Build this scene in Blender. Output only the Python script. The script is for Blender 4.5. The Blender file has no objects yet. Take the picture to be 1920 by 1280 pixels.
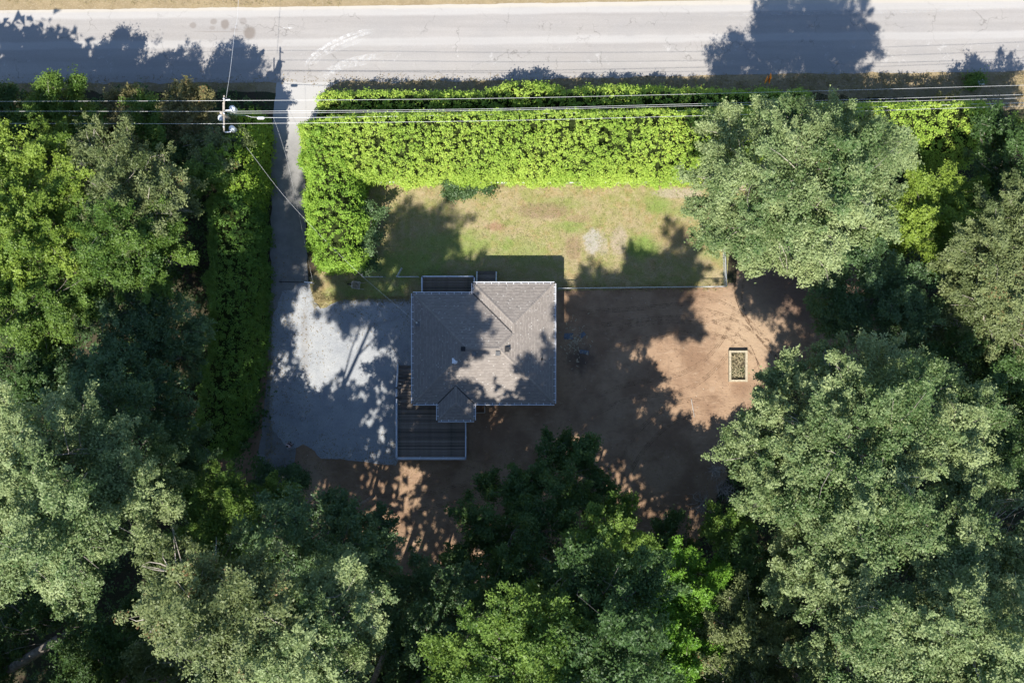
import bpy, bmesh, math, random
import numpy as np
from mathutils import Vector, Matrix
from mathutils.geometry import tessellate_polygon

# ------------------------------------------------------------------ camera, sky, sun, exposure
SC = bpy.context.scene
COL = SC.collection
CAMZ = 90.0
FPX = 1800.0                     # focal length in pixels of the 1920 wide photograph
cam_d = bpy.data.cameras.new('camera'); cam = bpy.data.objects.new('camera', cam_d); COL.objects.link(cam)
cam.location = (0, 0, CAMZ); cam.rotation_euler = (0, 0, 0)
cam_d.sensor_width = 36; cam_d.lens = 36 * FPX / 1920
cam_d.clip_end = 2000
SC.camera = cam
SX, SY = 0.253, 0.733             # shadow displacement per metre of height
SUN_EL = math.atan(1 / math.hypot(SX, SY))
W = bpy.data.worlds.new('World'); SC.world = W; W.use_nodes = True
nt = W.node_tree; bg = nt.nodes['Background']
sky = nt.nodes.new('ShaderNodeTexSky'); sky.sky_type = 'NISHITA'; sky.sun_disc = False
sky.sun_elevation = SUN_EL
sky.sun_rotation = math.atan2(-SX, -SY)
sky.air_density = 1.0; sky.dust_density = 0.4; sky.ozone_density = 5.0
hs = nt.nodes.new('ShaderNodeHueSaturation'); hs.inputs['Saturation'].default_value = 0.98
nt.links.new(sky.outputs[0], hs.inputs['Color']); nt.links.new(hs.outputs[0], bg.inputs[0]); bg.inputs[1].default_value = 0.112
sd = bpy.data.lights.new('sun', 'SUN'); sd.energy = 5.0; sd.angle = math.radians(0.55); sd.color = (1.0, 0.95, 0.87)
so = bpy.data.objects.new('sun', sd); COL.objects.link(so)
so.rotation_euler = Vector((SX, SY, -1)).to_track_quat('-Z', 'Y').to_euler()
SC.view_settings.view_transform = 'Standard'; SC.view_settings.look = 'None'
SC.view_settings.exposure = 0.92; SC.view_settings.gamma = 1; SC.view_settings.use_curve_mapping = False
SC.render.engine = 'CYCLES'
SC.cycles.max_bounces = 6; SC.cycles.transparent_max_bounces = 8

# ------------------------------------------------------------------ helpers
def G(px, py, z=0.0):
    """point at height z seen at photograph pixel (px, py)"""
    s = (CAMZ - z) / FPX
    return Vector(((px - 960) * s, (640 - py) * s, z))

def tag(o, label=None, cat=None, group=None, kind=None):
    if label: o['label'] = label
    if cat: o['category'] = cat
    if group: o['group'] = group
    if kind: o['kind'] = kind
    return o

def empty(name, loc=(0, 0, 0), rz=0, **k):
    o = bpy.data.objects.new(name, None); COL.objects.link(o); o.location = loc; o.rotation_euler = (0, 0, rz)
    o.empty_display_size = 0.3
    return tag(o, **k)

class MB:
    def __init__(s): s.v = []; s.f = []; s.a = []
    def add(s, vs, fs, a=0.5):
        b = len(s.v); s.v.extend([tuple(q) for q in vs])
        for f in fs: s.f.append(tuple(i + b for i in f)); s.a.append(a)
    def box(s, x0, x1, y0, y1, z0, z1, a=0.5):
        vs = [(x, y, z) for z in (z0, z1) for y in (y0, y1) for x in (x0, x1)]
        s.add(vs, [(0, 2, 3, 1), (4, 5, 7, 6), (0, 1, 5, 4), (2, 6, 7, 3), (0, 4, 6, 2), (1, 3, 7, 5)], a)
    def bar(s, p, q, w, h, a=0.5):
        """rectangular bar from p to q, w wide across, h high (z-ish)"""
        p = Vector(p); q = Vector(q); d = (q - p).normalized()
        up = Vector((0, 0, 1)) if abs(d.z) < 0.95 else Vector((0, 1, 0))
        r = d.cross(up).normalized() * w / 2; u = r.cross(d).normalized() * h / 2
        vs = [e + sx * r + sy * u for e in (p, q) for sx, sy in ((-1, -1), (1, -1), (1, 1), (-1, 1))]
        s.add(vs, [(0, 1, 2, 3), (7, 6, 5, 4), (0, 4, 5, 1), (1, 5, 6, 2), (2, 6, 7, 3), (3, 7, 4, 0)], a)
    def tube(s, pts, rad, n=6, a=0.5, cap=True):
        pts = [Vector(p) for p in pts]
        if not hasattr(rad, '__len__'): rad = [rad] * len(pts)
        b = len(s.v); prev = None
        for i, p in enumerate(pts):
            d = (pts[min(i + 1, len(pts) - 1)] - pts[max(i - 1, 0)])
            d = d.normalized() if d.length > 1e-9 else Vector((0, 0, 1))
            if prev is None:
                t = Vector((1, 0, 0)) if abs(d.x) < 0.8 else Vector((0, 1, 0))
                prev = d.cross(t).normalized()
            prev = (prev - d * prev.dot(d)).normalized(); w = d.cross(prev)
            for k in range(n):
                th = 2 * math.pi * k / n
                s.v.append(tuple(p + (prev * math.cos(th) + w * math.sin(th)) * rad[i]))
        for i in range(len(pts) - 1):
            for k in range(n):
                k2 = (k + 1) % n
                s.f.append((b + i * n + k, b + i * n + k2, b + (i + 1) * n + k2, b + (i + 1) * n + k)); s.a.append(a)
        if cap and n > 2:
            s.f.append(tuple(b + k for k in range(n))[::-1]); s.a.append(a)
            s.f.append(tuple(b + (len(pts) - 1) * n + k for k in range(n))); s.a.append(a)
    def lathe(s, c, prof, n=12, a=0.5):
        s.tube([Vector(c) + Vector((0, 0, z)) for r, z in prof], [r for r, z in prof], n, a)
    def build(s, name, mat, parent=None, smooth=False, kind=None):
        me = bpy.data.meshes.new(name); me.from_pydata(s.v, [], s.f)
        at = me.attributes.new('v', 'FLOAT', 'FACE'); at.data.foreach_set('value', np.array(s.a, dtype=np.float32))
        if smooth: me.polygons.foreach_set('use_smooth', [True] * len(me.polygons))
        me.materials.append(mat); me.update()
        o = bpy.data.objects.new(name, me); COL.objects.link(o)
        if parent is not None: o.parent = parent
        if kind: o['kind'] = kind
        return o

def inst(src, name, loc, rot=(0, 0, 0), parent=None, scale=(1, 1, 1)):
    o = bpy.data.objects.new(name, src); COL.objects.link(o)
    o.location = loc; o.rotation_euler = rot; o.scale = scale
    if parent is not None: o.parent = parent
    return o

def unitbox(name, mat, sx, sy, sz, v=0.5):
    m = MB(); m.box(-sx / 2, sx / 2, -sy / 2, sy / 2, -sz / 2, sz / 2, v)
    me = bpy.data.meshes.new(name); me.from_pydata(m.v, [], m.f); me.materials.append(mat)
    at = me.attributes.new('v', 'FLOAT', 'FACE'); at.data.foreach_set('value', np.array(m.a, dtype=np.float32))
    return me

# ------------------------------------------------------------------ materials
class N:
    def __init__(s, name):
        s.m = bpy.data.materials.new(name); s.m.use_nodes = True; s.t = s.m.node_tree
        s.b = s.t.nodes['Principled BSDF']; s.out = s.t.nodes['Material Output']
        s.co = s.t.nodes.new('ShaderNodeTexCoord').outputs['Object']
    def n(s, ty, **k):
        o = s.t.nodes.new(ty)
        for a, v in k.items(): setattr(o, a, v)
        return o
    def set(s, sock, v):
        if hasattr(v, 'links'): s.t.links.new(v, sock)
        else: sock.default_value = (*v, 1) if (hasattr(v, '__len__') and len(v) == 3 and sock.type == 'RGBA') else v
    def mp(s, scale=(1, 1, 1), loc=(0, 0, 0), rot=(0, 0, 0), src=None):
        o = s.n('ShaderNodeMapping'); s.set(o.inputs[0], src or s.co)
        o.inputs['Scale'].default_value = scale; o.inputs['Location'].default_value = loc; o.inputs['Rotation'].default_value = rot
        return o.outputs[0]
    def noise(s, scale, detail=4, rough=0.6, co=None, dist=0.0):
        o = s.n('ShaderNodeTexNoise'); s.set(o.inputs['Vector'], co or s.co)
        o.inputs['Scale'].default_value = scale; o.inputs['Detail'].default_value = detail; o.inputs['Roughness'].default_value = rough
        o.inputs['Distortion'].default_value = dist
        return o.outputs['Fac']
    def voro(s, scale, out='Color', co=None, feature='F1'):
        o = s.n('ShaderNodeTexVoronoi', feature=feature); s.set(o.inputs['Vector'], co or s.co); o.inputs['Scale'].default_value = scale
        return o.outputs[out]
    def math(s, op, a, b=0.0, c=0.0, clamp=False):
        o = s.n('ShaderNodeMath', operation=op, use_clamp=clamp); s.set(o.inputs[0], a); s.set(o.inputs[1], b)
        if op in ('MULTIPLY_ADD', 'SMOOTH_MIN'): s.set(o.inputs[2], c)
        return o.outputs[0]
    def rng(s, x, a, b, c=0.0, d=1.0):
        o = s.n('ShaderNodeMapRange', interpolation_type='SMOOTHSTEP'); s.set(o.inputs[0], x)
        o.inputs[1].default_value = a; o.inputs[2].default_value = b; o.inputs[3].default_value = c; o.inputs[4].default_value = d
        return o.outputs[0]
    def mix(s, f, a, b):
        o = s.n('ShaderNodeMix', data_type='RGBA'); s.set(o.inputs[0], f); s.set(o.inputs[6], a); s.set(o.inputs[7], b)
        return o.outputs[2]
    def mul(s, c, f):
        o = s.n('ShaderNodeVectorMath', operation='SCALE'); s.set(o.inputs[0], c); s.set(o.inputs[3], f)
        return o.outputs[0]
    def attr(s, name='v'):
        return s.n('ShaderNodeAttribute', attribute_name=name).outputs['Fac']
    def ell(s, px, py, rx, ry, rot=0, soft=0.5, wob=0.5, wsc=1.2):
        """soft irregular patch at photograph pixel px,py; radii in metres"""
        g = G(px, py)
        m = s.n('ShaderNodeMapping', vector_type='TEXTURE'); s.set(m.inputs[0], s.co)
        m.inputs['Location'].default_value = (g.x, g.y, 0); m.inputs['Rotation'].default_value = (0, 0, rot)
        m.inputs['Scale'].default_value = (rx, ry, 1000)
        l = s.n('ShaderNodeVectorMath', operation='LENGTH'); s.set(l.inputs[0], m.outputs[0])
        d = s.math('ADD', l.outputs['Value'], s.math('MULTIPLY', s.math('SUBTRACT', s.noise(wsc, 4, .65), 0.5), wob * 2))
        return s.rng(d, 1 - soft, 1 + soft * .5, 1.0, 0.0)
    def bump(s, h, strength=0.5, dist=0.05):
        o = s.n('ShaderNodeBump'); s.set(o.inputs['Height'], h); o.inputs['Strength'].default_value = strength
        o.inputs['Distance'].default_value = dist; s.t.links.new(o.outputs[0], s.b.inputs['Normal'])
    def fin(s, col, rough=0.9, spec=0.3, metal=0.0):
        s.set(s.b.inputs['Base Color'], col); s.set(s.b.inputs['Roughness'], rough)
        s.b.inputs['Specular IOR Level'].default_value = spec; s.b.inputs['Metallic'].default_value = metal
        return s.m

def simple(name, col, rough=0.7, spec=0.3, metal=0.0, var=0.25, sc=8.0):
    s = N(name); n = s.noise(sc, 5)
    c = s.mix(s.rng(n, .3, .7), tuple(x * (1 - var) for x in col), tuple(min(1, x * (1 + var)) for x in col))
    c = s.mul(c, s.math('ADD', s.math('MULTIPLY', s.attr(), 0.5), 0.75))
    return s.fin(c, rough, spec, metal)

def leafmat(name, a, b, rough=0.5, tr=0.3, spec=0.4, dry=None):
    s = N(name); v = s.attr()
    c = s.mix(v, a, b)
    if dry: c = s.mix(s.rng(v, .93, .97), c, dry)
    s.fin(c, rough, spec)
    t = s.n('ShaderNodeBsdfTranslucent'); s.set(t.inputs[0], s.mul(s.mix(.35, c, (.30, .40, .03)), 1.1))
    mx = s.n('ShaderNodeMixShader'); mx.inputs[0].default_value = tr
    s.t.links.new(s.b.outputs[0], mx.inputs[1]); s.t.links.new(t.outputs[0], mx.inputs[2]); s.t.links.new(mx.outputs[0], s.out.inputs[0])
    return s.m

M = {}
M['bark'] = simple('bark', (.16, .14, .12), .9, .1, 0, .4, 3)
M['twig'] = simple('dead_twig', (.34, .30, .26), .9, .1, 0, .3, 3)
M['white'] = simple('white_paint', (.72, .73, .76), .45, .4, 0, .06, 6)
M['galv'] = simple('galvanised_steel', (.50, .51, .52), .45, .5, .35, .15, 10)
M['wire'] = simple('aluminium_wire', (.62, .62, .61), .4, .5, .2, .08, 3)
M['wood'] = simple('pole_wood', (.33, .29, .24), .9, .1, 0, .25, 4)
M['black'] = simple('black_metal', (.02, .02, .022), .6, .3)
M['siding'] = simple('house_siding', (.48, .46, .42), .7, .3, 0, .08, 2)
M['glass'] = simple('window_glass', (.03, .04, .05), .1, .6)
M['rubber'] = simple('tyre_rubber', (.02, .02, .02), .9, .1)

# ------------------------------------------------------------------ ground sheets
def poly(name, pts, z, mat, jag=0.25, step=0.5, seed=1, world=False, kind='structure', fuzz=1):
    """irregular flat sheet from a pixel outline; each outline point may carry jag as 3rd value"""
    R = random.Random(seed)
    P = [(p if world else G(p[0], p[1])) for p in pts]
    J = [(p[2] if len(p) > 2 and not world else jag) for p in pts]
    out = []
    ph = [R.uniform(0, 6.28) for _ in range(6)]
    acc = 0
    for i, p in enumerate(P):
        q = P[(i + 1) % len(P)]; L = math.hypot(q[0] - p[0], q[1] - p[1]); n = max(1, int(L / step)) if L < 160 else 1
        j = J[i]; nx, ny = -(q[1] - p[1]) / L, (q[0] - p[0]) / L
        for k in range(n):
            t = k / n; s = acc + t * L; e = min(1, 4 * t * (1 - t) + .0)
            d = j * e * (math.sin(s * .9 + ph[0]) * .5 + math.sin(s * 2.3 + ph[1]) * .35 + math.sin(s * 5.1 + ph[2]) * .2 + fuzz * R.uniform(-.45, .45))
            out.append((p[0] + (q[0] - p[0]) * t + nx * d, p[1] + (q[1] - p[1]) * t + ny * d, z))
        acc += L
    tr = tessellate_polygon([[Vector((a, b, 0)) for a, b, c in out]])
    me = bpy.data.meshes.new(name); me.from_pydata(out, [], [tuple(t) for t in tr]); me.materials.append(mat)
    bm = bmesh.new(); bm.from_mesh(me); bmesh.ops.recalc_face_normals(bm, faces=bm.faces)
    for f in bm.faces:
        if f.normal.z < 0: f.normal_flip()
    bm.to_mesh(me); bm.free()
    o = bpy.data.objects.new(name, me); COL.objects.link(o); tag(o, kind=kind)
    return o

# forest floor
s = N('forest_floor'); n1 = s.noise(.6, 6, .7); n2 = s.noise(9, 5, .7)
c = s.mix(s.rng(n1, .35, .65), (.055, .042, .030), (.035, .050, .022)); c = s.mix(s.rng(n2, .45, .75), c, (.10, .075, .045))
s.bump(n2, .7, .1); M['floor'] = s.fin(c, .95, .1)
mb = MB()
for i in range(-8, 8):
    for j in range(-8, 8):
        mb.add([(i * 60, j * 60, 0), (i * 60 + 60, j * 60, 0), (i * 60 + 60, j * 60 + 60, 0), (i * 60, j * 60 + 60, 0)], [(0, 1, 2, 3)])
tag(mb.build('ground', M['floor']), kind='structure')

# verge: dry grass and sand
s = N('verge_dry_grass'); n1 = s.noise(.5, 6, .7); n2 = s.noise(6, 6, .75); n3 = s.noise(22, 3, .7)
c = s.mix(s.rng(n1, .3, .7), (.30, .235, .14), (.22, .17, .10)); c = s.mix(s.rng(n2, .5, .75), c, (.40, .34, .24)); c = s.mix(s.math('MULTIPLY', s.rng(n3, .5, .7), .6), c, (.13, .10, .05))
s.bump(n3, .6, .06); M['verge'] = s.fin(c, .95, .1)
poly('verge', [(-4000, 131), (-400, 150), (300, 150), (900, 147), (1500, 135), (2300, 122), (6000, 60), (6000, 185), (2300, 205), (1850, 205), (1750, 185), (1350, 175), (600, 182), (500, 172), (-400, 172), (-4000, 172)], .004, M['verge'], .25, .6, 3)
poly('verge', [(-4000, 60), (-400, 26), (640, 14), (1280, 4), (1900, -6), (6000, -60), (6000, -700), (-4000, -700)], .004, M['verge'], .1, .8, 4)

# road
s = N('road_asphalt'); st = s.mp((.05, 1.2, 1)); n1 = s.noise(1.0, 5, .6, st); n2 = s.noise(30, 4, .8); n3 = s.noise(.25, 4, .6); sp = s.voro(9, 'Color')
c = s.mix(s.rng(n1, .3, .7), (.258, .241, .224), (.298, .280, .261)); c = s.mix(s.math('MULTIPLY', s.rng(n3, .35, .7), .4), c, (.24, .233, .227))
c = s.mul(c, s.math('ADD', s.math('MULTIPLY', n2, .45), .78))
c = s.mul(c, s.math('ADD', s.math('MULTIPLY', s.noise(13, 2, .5), .3), .85))
vd = s.voro(2.1, 'Distance'); c = s.mix(s.rng(vd, .035, .02), c, (.62, .62, .60))
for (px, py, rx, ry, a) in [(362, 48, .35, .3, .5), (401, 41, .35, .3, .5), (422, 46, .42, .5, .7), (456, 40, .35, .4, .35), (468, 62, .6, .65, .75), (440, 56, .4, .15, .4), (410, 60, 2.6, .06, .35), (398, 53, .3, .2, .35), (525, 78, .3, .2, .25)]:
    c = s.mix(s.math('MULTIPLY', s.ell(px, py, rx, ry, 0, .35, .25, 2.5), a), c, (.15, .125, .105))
cw = s.n('ShaderNodeVectorMath', operation='ADD'); s.set(cw.inputs[0], s.co); nz = s.n('ShaderNodeTexNoise'); s.set(nz.inputs['Vector'], s.co); nz.inputs['Scale'].default_value = .9; nz.inputs['Detail'].default_value = 6; s.set(cw.inputs[1], s.mul(nz.outputs['Color'], 2.2))
ce = s.voro(.22, 'Distance', cw.outputs[0], 'DISTANCE_TO_EDGE'); c = s.mix(s.math('MULTIPLY', s.rng(ce, .012, .003), s.math('MULTIPLY', s.rng(s.noise(.35, 3), .45, .6), .5)), c, (.12, .11, .10))
# long thin repair cracks and the worn sand film near the north edge
wv = s.n('ShaderNodeSeparateXYZ'); s.set(wv.inputs[0], s.co)
yy = s.math('ADD', wv.outputs[1], s.math('MULTIPLY', wv.outputs[0], -.0115))
def line(yc, w, amp=.25):
    d = s.math('ABSOLUTE', s.math('SUBTRACT', s.math('ADD', yy, s.math('MULTIPLY', s.math('SUBTRACT', s.noise(.25, 5, .7), .5), amp)), yc))
    return s.rng(d, w, w * .4)
c = s.mix(s.math('MULTIPLY', line(28.2, .5, .5), .22), c, (.50, .49, .47))
c = s.mix(s.math('MULTIPLY', line(31.0, .5, .4), .3), c, (.47, .455, .43))
c = s.mix(s.math('MULTIPLY', s.rng(yy, 31.15, 31.45), .6), c, (.44, .40, .33))
c = s.mix(s.math('MULTIPLY', s.rng(s.noise(.7, 6, .8), .58, .66), s.math('MULTIPLY', line(26.5, 1.6, .8), .25)), c, (.55, .54, .52))
s.bump(n2, .25, .02); M['road'] = s.fin(c, .85, .25)
poly('road', [(-4000, 60), (-400, 24, .05), (0, 20, .05), (640, 12, .05), (1280, 2, .05), (1920, -8, .05), (6000, -75), (6000, 98), (2300, 128, .12), (1800, 136, .12), (1400, 140, .12), (900, 152, .2), (600, 154, .15), (480, 155, .15), (0, 157, .15), (-400, 160), (-4000, 190)], .020, M['road'], .1, .3, 5)

# pale skid arcs on the road at the driveway mouth
s = N('pale_scuff'); n = s.noise(2.2, 6, .8); n2 = s.noise(14, 3, .8)
s.fin((.66, .65, .63), .9, .1); tp = s.n('ShaderNodeBsdfTransparent'); mx = s.n('ShaderNodeMixShader')
s.set(mx.inputs[0], s.math('MULTIPLY', s.math('MULTIPLY', s.rng(n, .38, .62), s.rng(n2, .3, .6)), s.attr())); s.t.links.new(tp.outputs[0], mx.inputs[1]); s.t.links.new(s.b.outputs[0], mx.inputs[2]); s.t.links.new(mx.outputs[0], s.out.inputs[0])
M['scuff'] = s.m
mb = MB()
def strip(pts, w, z, a=.8, n=26):
    P = [G(*p) for p in pts]; out = []
    for i in range(n + 1):
        t = i / n * (len(P) - 1); k = min(int(t), len(P) - 2); u = t - k
        p0 = P[max(k - 1, 0)]; p1 = P[k]; p2 = P[k + 1]; p3 = P[min(k + 2, len(P) - 1)]
        q = .5 * ((2 * p1) + (p2 - p0) * u + (2 * p0 - 5 * p1 + 4 * p2 - p3) * u * u + (3 * p1 - p0 - 3 * p2 + p3) * u ** 3)
        out.append(q)
    for i in range(n):
        d = (out[i + 1] - out[i]).normalized(); r = Vector((-d.y, d.x, 0)) * w / 2
        e = min(1, 5 * i / n, 5 * (n - i) / n)
        mb.add([out[i] - r + Vector((0, 0, z)), out[i + 1] - r + Vector((0, 0, z)), out[i + 1] + r + Vector((0, 0, z)), out[i] + r + Vector((0, 0, z))], [(0, 1, 2, 3)], a * e)
strip([(570, 128), (585, 105), (620, 82), (660, 64), (702, 55)], .28, .024, .9)
strip([(576, 130), (594, 106), (630, 86), (672, 68), (700, 60)], .24, .028, .7)
strip([(590, 122), (604, 104), (640, 90), (690, 72)], .35, .032, .4)
strip([(596, 150), (622, 130), (668, 112), (720, 104)], .6, .036, .5)
strip([(600, 152), (640, 128), (690, 118)], .35, .040, .5)
strip([(520, 54), (536, 53), (551, 53)], .16, .044, .9)
strip([(738, 19), (746, 16)], .12, .048, 1.0)
strip([(1300, 30), (1500, 26), (1700, 22), (1900, 14)], .3, .052, .25)
tag(mb.build('tyre_scuffs', M['scuff']), 'pale curved tyre scuffs on the road by the driveway mouth', 'tyre marks', kind='stuff')

# driveway + gravel pad
s = N('driveway_asphalt'); n1 = s.noise(.9, 6, .7); n2 = s.noise(24, 4, .8)
c = s.mix(s.rng(n1, .3, .7), (.175, .172, .168), (.235, .23, .222)); c = s.mul(c, s.math('ADD', s.math('MULTIPLY', n2, .6), .7))
sx = s.n('ShaderNodeSeparateXYZ'); s.set(sx.inputs[0], s.co)
c = s.mix(s.rng(sx.outputs[1], 17.0, 22.0), c, s.mul((.34, .33, .315), s.math('ADD', s.math('MULTIPLY', n2, .6), .7)))
s.bump(n2, .3, .02); M['drive'] = s.fin(c, .9, .15)
poly('driveway', [(517, 180), (519, 152), (640, 152), (612, 165), (602, 200), (575, 262, .1), (572, 400, .1), (578, 530, .1), (590, 620), (560, 800), (548, 900), (512, 960), (470, 960), (478, 900, .15), (498, 740, .15), (508, 540, .15), (508, 300, .15), (512, 215)], .012, M['drive'], .08, .5, 7)
s = N('grey_gravel'); n1 = s.noise(.5, 6, .65); n2 = s.noise(28, 4, .85); vc = s.voro(14, 'Color')
bw = s.n('ShaderNodeRGBToBW'); s.set(bw.inputs[0], vc)
c = s.mix(s.rng(n1, .3, .7), (.25, .262, .275), (.33, .337, .338)); c = s.mul(c, s.math('ADD', s.math('MULTIPLY', bw.outputs[0], .22), .89))
c = s.mul(c, s.math('ADD', s.math('MULTIPLY', n2, .35), .83))
c = s.mix(s.math('MULTIPLY', s.ell(700, 610, 2.5, .25, .3, .5, .7), .25), c, (.15, .14, .13))
c = s.mix(s.math('MULTIPLY', s.ell(572, 640, .4, 4, .0, .5, .7), .3), c, (.2, .18, .16))
s.bump(bw.outputs[0], .6, .04); M['gravel'] = s.fin(c, .95, .1)
poly('gravel_pad', [(600, 578, .12), (630, 562, .1), (690, 560, .25), (790, 556), (800, 700, .02), (752, 762, .02), (752, 850, .02), (742, 872, .1), (690, 866, .1), (602, 859, .1), (590, 845, .1), (568, 832, .1), (540, 845, .15), (508, 800, .15), (506, 700, .15), (512, 590, .15), (530, 545, .3), (575, 528, .3), (590, 560, .2)], .016, M['gravel'], .2, .35, 8)

# yard dirt
s = N('yard_dirt'); n1 = s.noise(.28, 6, .62); n2 = s.noise(2.0, 6, .7); n3 = s.noise(16, 5, .8)
tm = s.mp((.5, 1.4, 1), rot=(0, 0, .25)); tk = s.noise(1.1, 5, .68, tm, 1.6)
c = s.mix(s.rng(n1, .35, .65), (.205, .130, .083), (.305, .208, .135)); c = s.mix(s.math('MULTIPLY', s.rng(n2, .5, .72), .55), c, (.17, .115, .08))
c = s.mix(s.math('MULTIPLY', s.rng(tk, .56, .70), .45), c, (.36, .27, .19)); c = s.mix(s.math('MULTIPLY', s.rng(tk, .42, .32), .4), c, (.14, .09, .06))
c = s.mul(c, s.math('ADD', s.math('MULTIPLY', n3, .6), .7))
vd = s.voro(1.3, 'Distance'); c = s.mix(s.rng(vd, .05, .03), c, (.5, .46, .4))
c = s.mix(s.math('MULTIPLY', s.ell(1088, 672, 1.5, 1.5, 0, .9, .9, 1.6), .75), c, (.06, .05, .045))
c = s.mix(s.math('MULTIPLY', s.ell(1410, 610, 4.0, 4.5, 0, .8, .5), .6), c, (.40, .30, .20))  # paler tone over the sunlit dirt, brightness put into the colour
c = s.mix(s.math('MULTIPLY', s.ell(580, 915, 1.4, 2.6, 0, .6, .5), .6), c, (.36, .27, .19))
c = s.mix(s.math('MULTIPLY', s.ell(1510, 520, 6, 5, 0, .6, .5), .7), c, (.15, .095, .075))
hb = s.math('ADD', s.math('MULTIPLY', tk, .9), s.math('ADD', s.math('MULTIPLY', n3, .25), n2)); s.bump(hb, .7, .10)
M['dirt'] = s.fin(c, .95, .1)
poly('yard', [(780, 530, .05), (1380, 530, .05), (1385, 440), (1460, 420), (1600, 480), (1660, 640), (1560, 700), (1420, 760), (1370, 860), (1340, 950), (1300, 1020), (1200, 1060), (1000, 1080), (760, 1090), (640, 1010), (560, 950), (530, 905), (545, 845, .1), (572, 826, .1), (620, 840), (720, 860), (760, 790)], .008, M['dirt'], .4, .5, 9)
poly('hedge_strip', [(430, 620), (508, 560), (506, 900), (470, 960), (400, 930)], .005, M['dirt'], .3, .5, 12)

# lawn
s = N('dry_lawn'); n1 = s.noise(.42, 6, .65); n2 = s.noise(1.6, 6, .7); n3 = s.noise(11, 6, .85); n4 = s.noise(30, 3, .8)
c = s.mix(s.rng(n1, .40, .60), (.365, .300, .165), (.285, .280, .105)); c = s.mix(s.math('MULTIPLY', s.rng(s.noise(.9, 6, .7, None, .5), .5, .62), .55), c, (.36, .25, .12)); c = s.mix(s.math('MULTIPLY', s.rng(n2, .48, .66), .65), c, (.44, .35, .22))
c = s.mix(s.math('MULTIPLY', s.rng(n2, .45, .32), .5), c, (.21, .23, .065))
gr = (.190, .280, .06)
for (px, py, rx, ry, a) in [(1205, 463, 1.7, 1.3, .9), (1235, 385, 1.4, .9, .75), (1270, 400, 1.5, .5, .4), (980, 470, 2.4, 1.4, .5), (1070, 425, 1.6, .6, .6), (850, 460, 5, 1.5, .6), (760, 500, 5, 1.5, .7), (1330, 475, 1.2, .6, .4), (690, 545, 4, 1.2, .6), (1050, 380, 3.0, .6, .25)]:
    c = s.mix(s.math('MULTIPLY', s.ell(px, py, rx, ry, 0, .6, .7, .9), a), c, gr)
for (px, py, rx, ry, a, r, cc) in [(1112, 452, .95, 1.25, .75, 0, (.44, .41, .38)), (1130, 458, .5, 1.2, .6, .1, (.42, .36, .28)), (1160, 452, .8, 1.45, .7, -.12, (.41, .34, .26)), (1272, 362, 2.4, .5, .6, 0, (.42, .37, .30)), (1020, 395, 2.6, .8, .55, 0, (.24, .155, .11)), (1085, 410, 1.3, .4, .5, 0, (.34, .22, .16)), (930, 425, 1.0, .4, .6, 0, (.30, .17, .11)), (1270, 440, 2.6, 1.2, .45, 0, (.36, .24, .13)), (1075, 465, .8, 1.2, .5, 0, (.22, .14, .09)), (860, 585, 20, 1.6, .0, 0, (.2, .1, .1))]:
    if a > 0: c = s.mix(s.math('MULTIPLY', s.ell(px, py, rx, ry, r, .35, .55, 2.2), a), c, cc)
c = s.mix(s.rng(n3, .50, .62), c, s.mul(c, .52)); c = s.mix(s.math('MULTIPLY', s.rng(n4, .58, .72), .7), c, (.50, .44, .32))
s.bump(s.math('ADD', n3, s.math('MULTIPLY', n4, .6)), 1.0, .09); M['lawn'] = s.fin(c, .95, .1)
poly('lawn', [(690, 300), (1420, 300), (1366, 430, .05), (1364, 538, .08), (1200, 541, .1), (1048, 545, .1), (1000, 560, .02), (790, 560, .02), (700, 561, .25), (640, 563, .2), (604, 578, .2), (588, 560, .15), (580, 520), (600, 500)], .020, M['lawn'], .15, .35, 10)

s = N('wheel_ruts'); n = s.noise(1.6, 6, .8); n2 = s.noise(12, 3, .8)
s.fin((.13, .082, .052), .95, .05); tp = s.n('ShaderNodeBsdfTransparent'); mx = s.n('ShaderNodeMixShader')
s.set(mx.inputs[0], s.math('MULTIPLY', s.math('MULTIPLY', s.rng(n, .42, .6), s.rng(n2, .35, .6)), s.attr())); s.t.links.new(tp.outputs[0], mx.inputs[1]); s.t.links.new(s.b.outputs[0], mx.inputs[2]); s.t.links.new(mx.outputs[0], s.out.inputs[0])
mb = MB(); zr = .0125; RT = random.Random(2)
for pts in [[(1240, 560), (1310, 556), (1380, 580), (1440, 640), (1480, 690)], [(1100, 640), (1180, 612), (1260, 600), (1340, 604), (1420, 575)], [(1080, 760), (1170, 720), (1280, 700), (1350, 640), (1380, 570)], [(1150, 900), (1190, 820), (1260, 760), (1350, 745)], [(1060, 590), (1200, 575), (1340, 566)], [(1300, 590), (1360, 610), (1410, 650), (1425, 710)], [(1390, 480), (1380, 540), (1400, 600), (1450, 650)], [(620, 900), (720, 930), (830, 920), (940, 880)], [(600, 935), (700, 965), (800, 990)]]:
    for off in (0, 34):
        q = [(a + off * .35 + RT.uniform(-3, 3), b + off * .75 + RT.uniform(-3, 3)) for a, b in pts]
        for o2 in (-3, 0, 3.2): strip([(a + o2 * .4, b + o2) for a, b in q], .07, zr, .8); zr += .0004
tag(mb.build('wheel_ruts', s.m), 'dark broken wheel ruts curving over the bare dirt yard', 'wheel ruts', kind='stuff')

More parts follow.
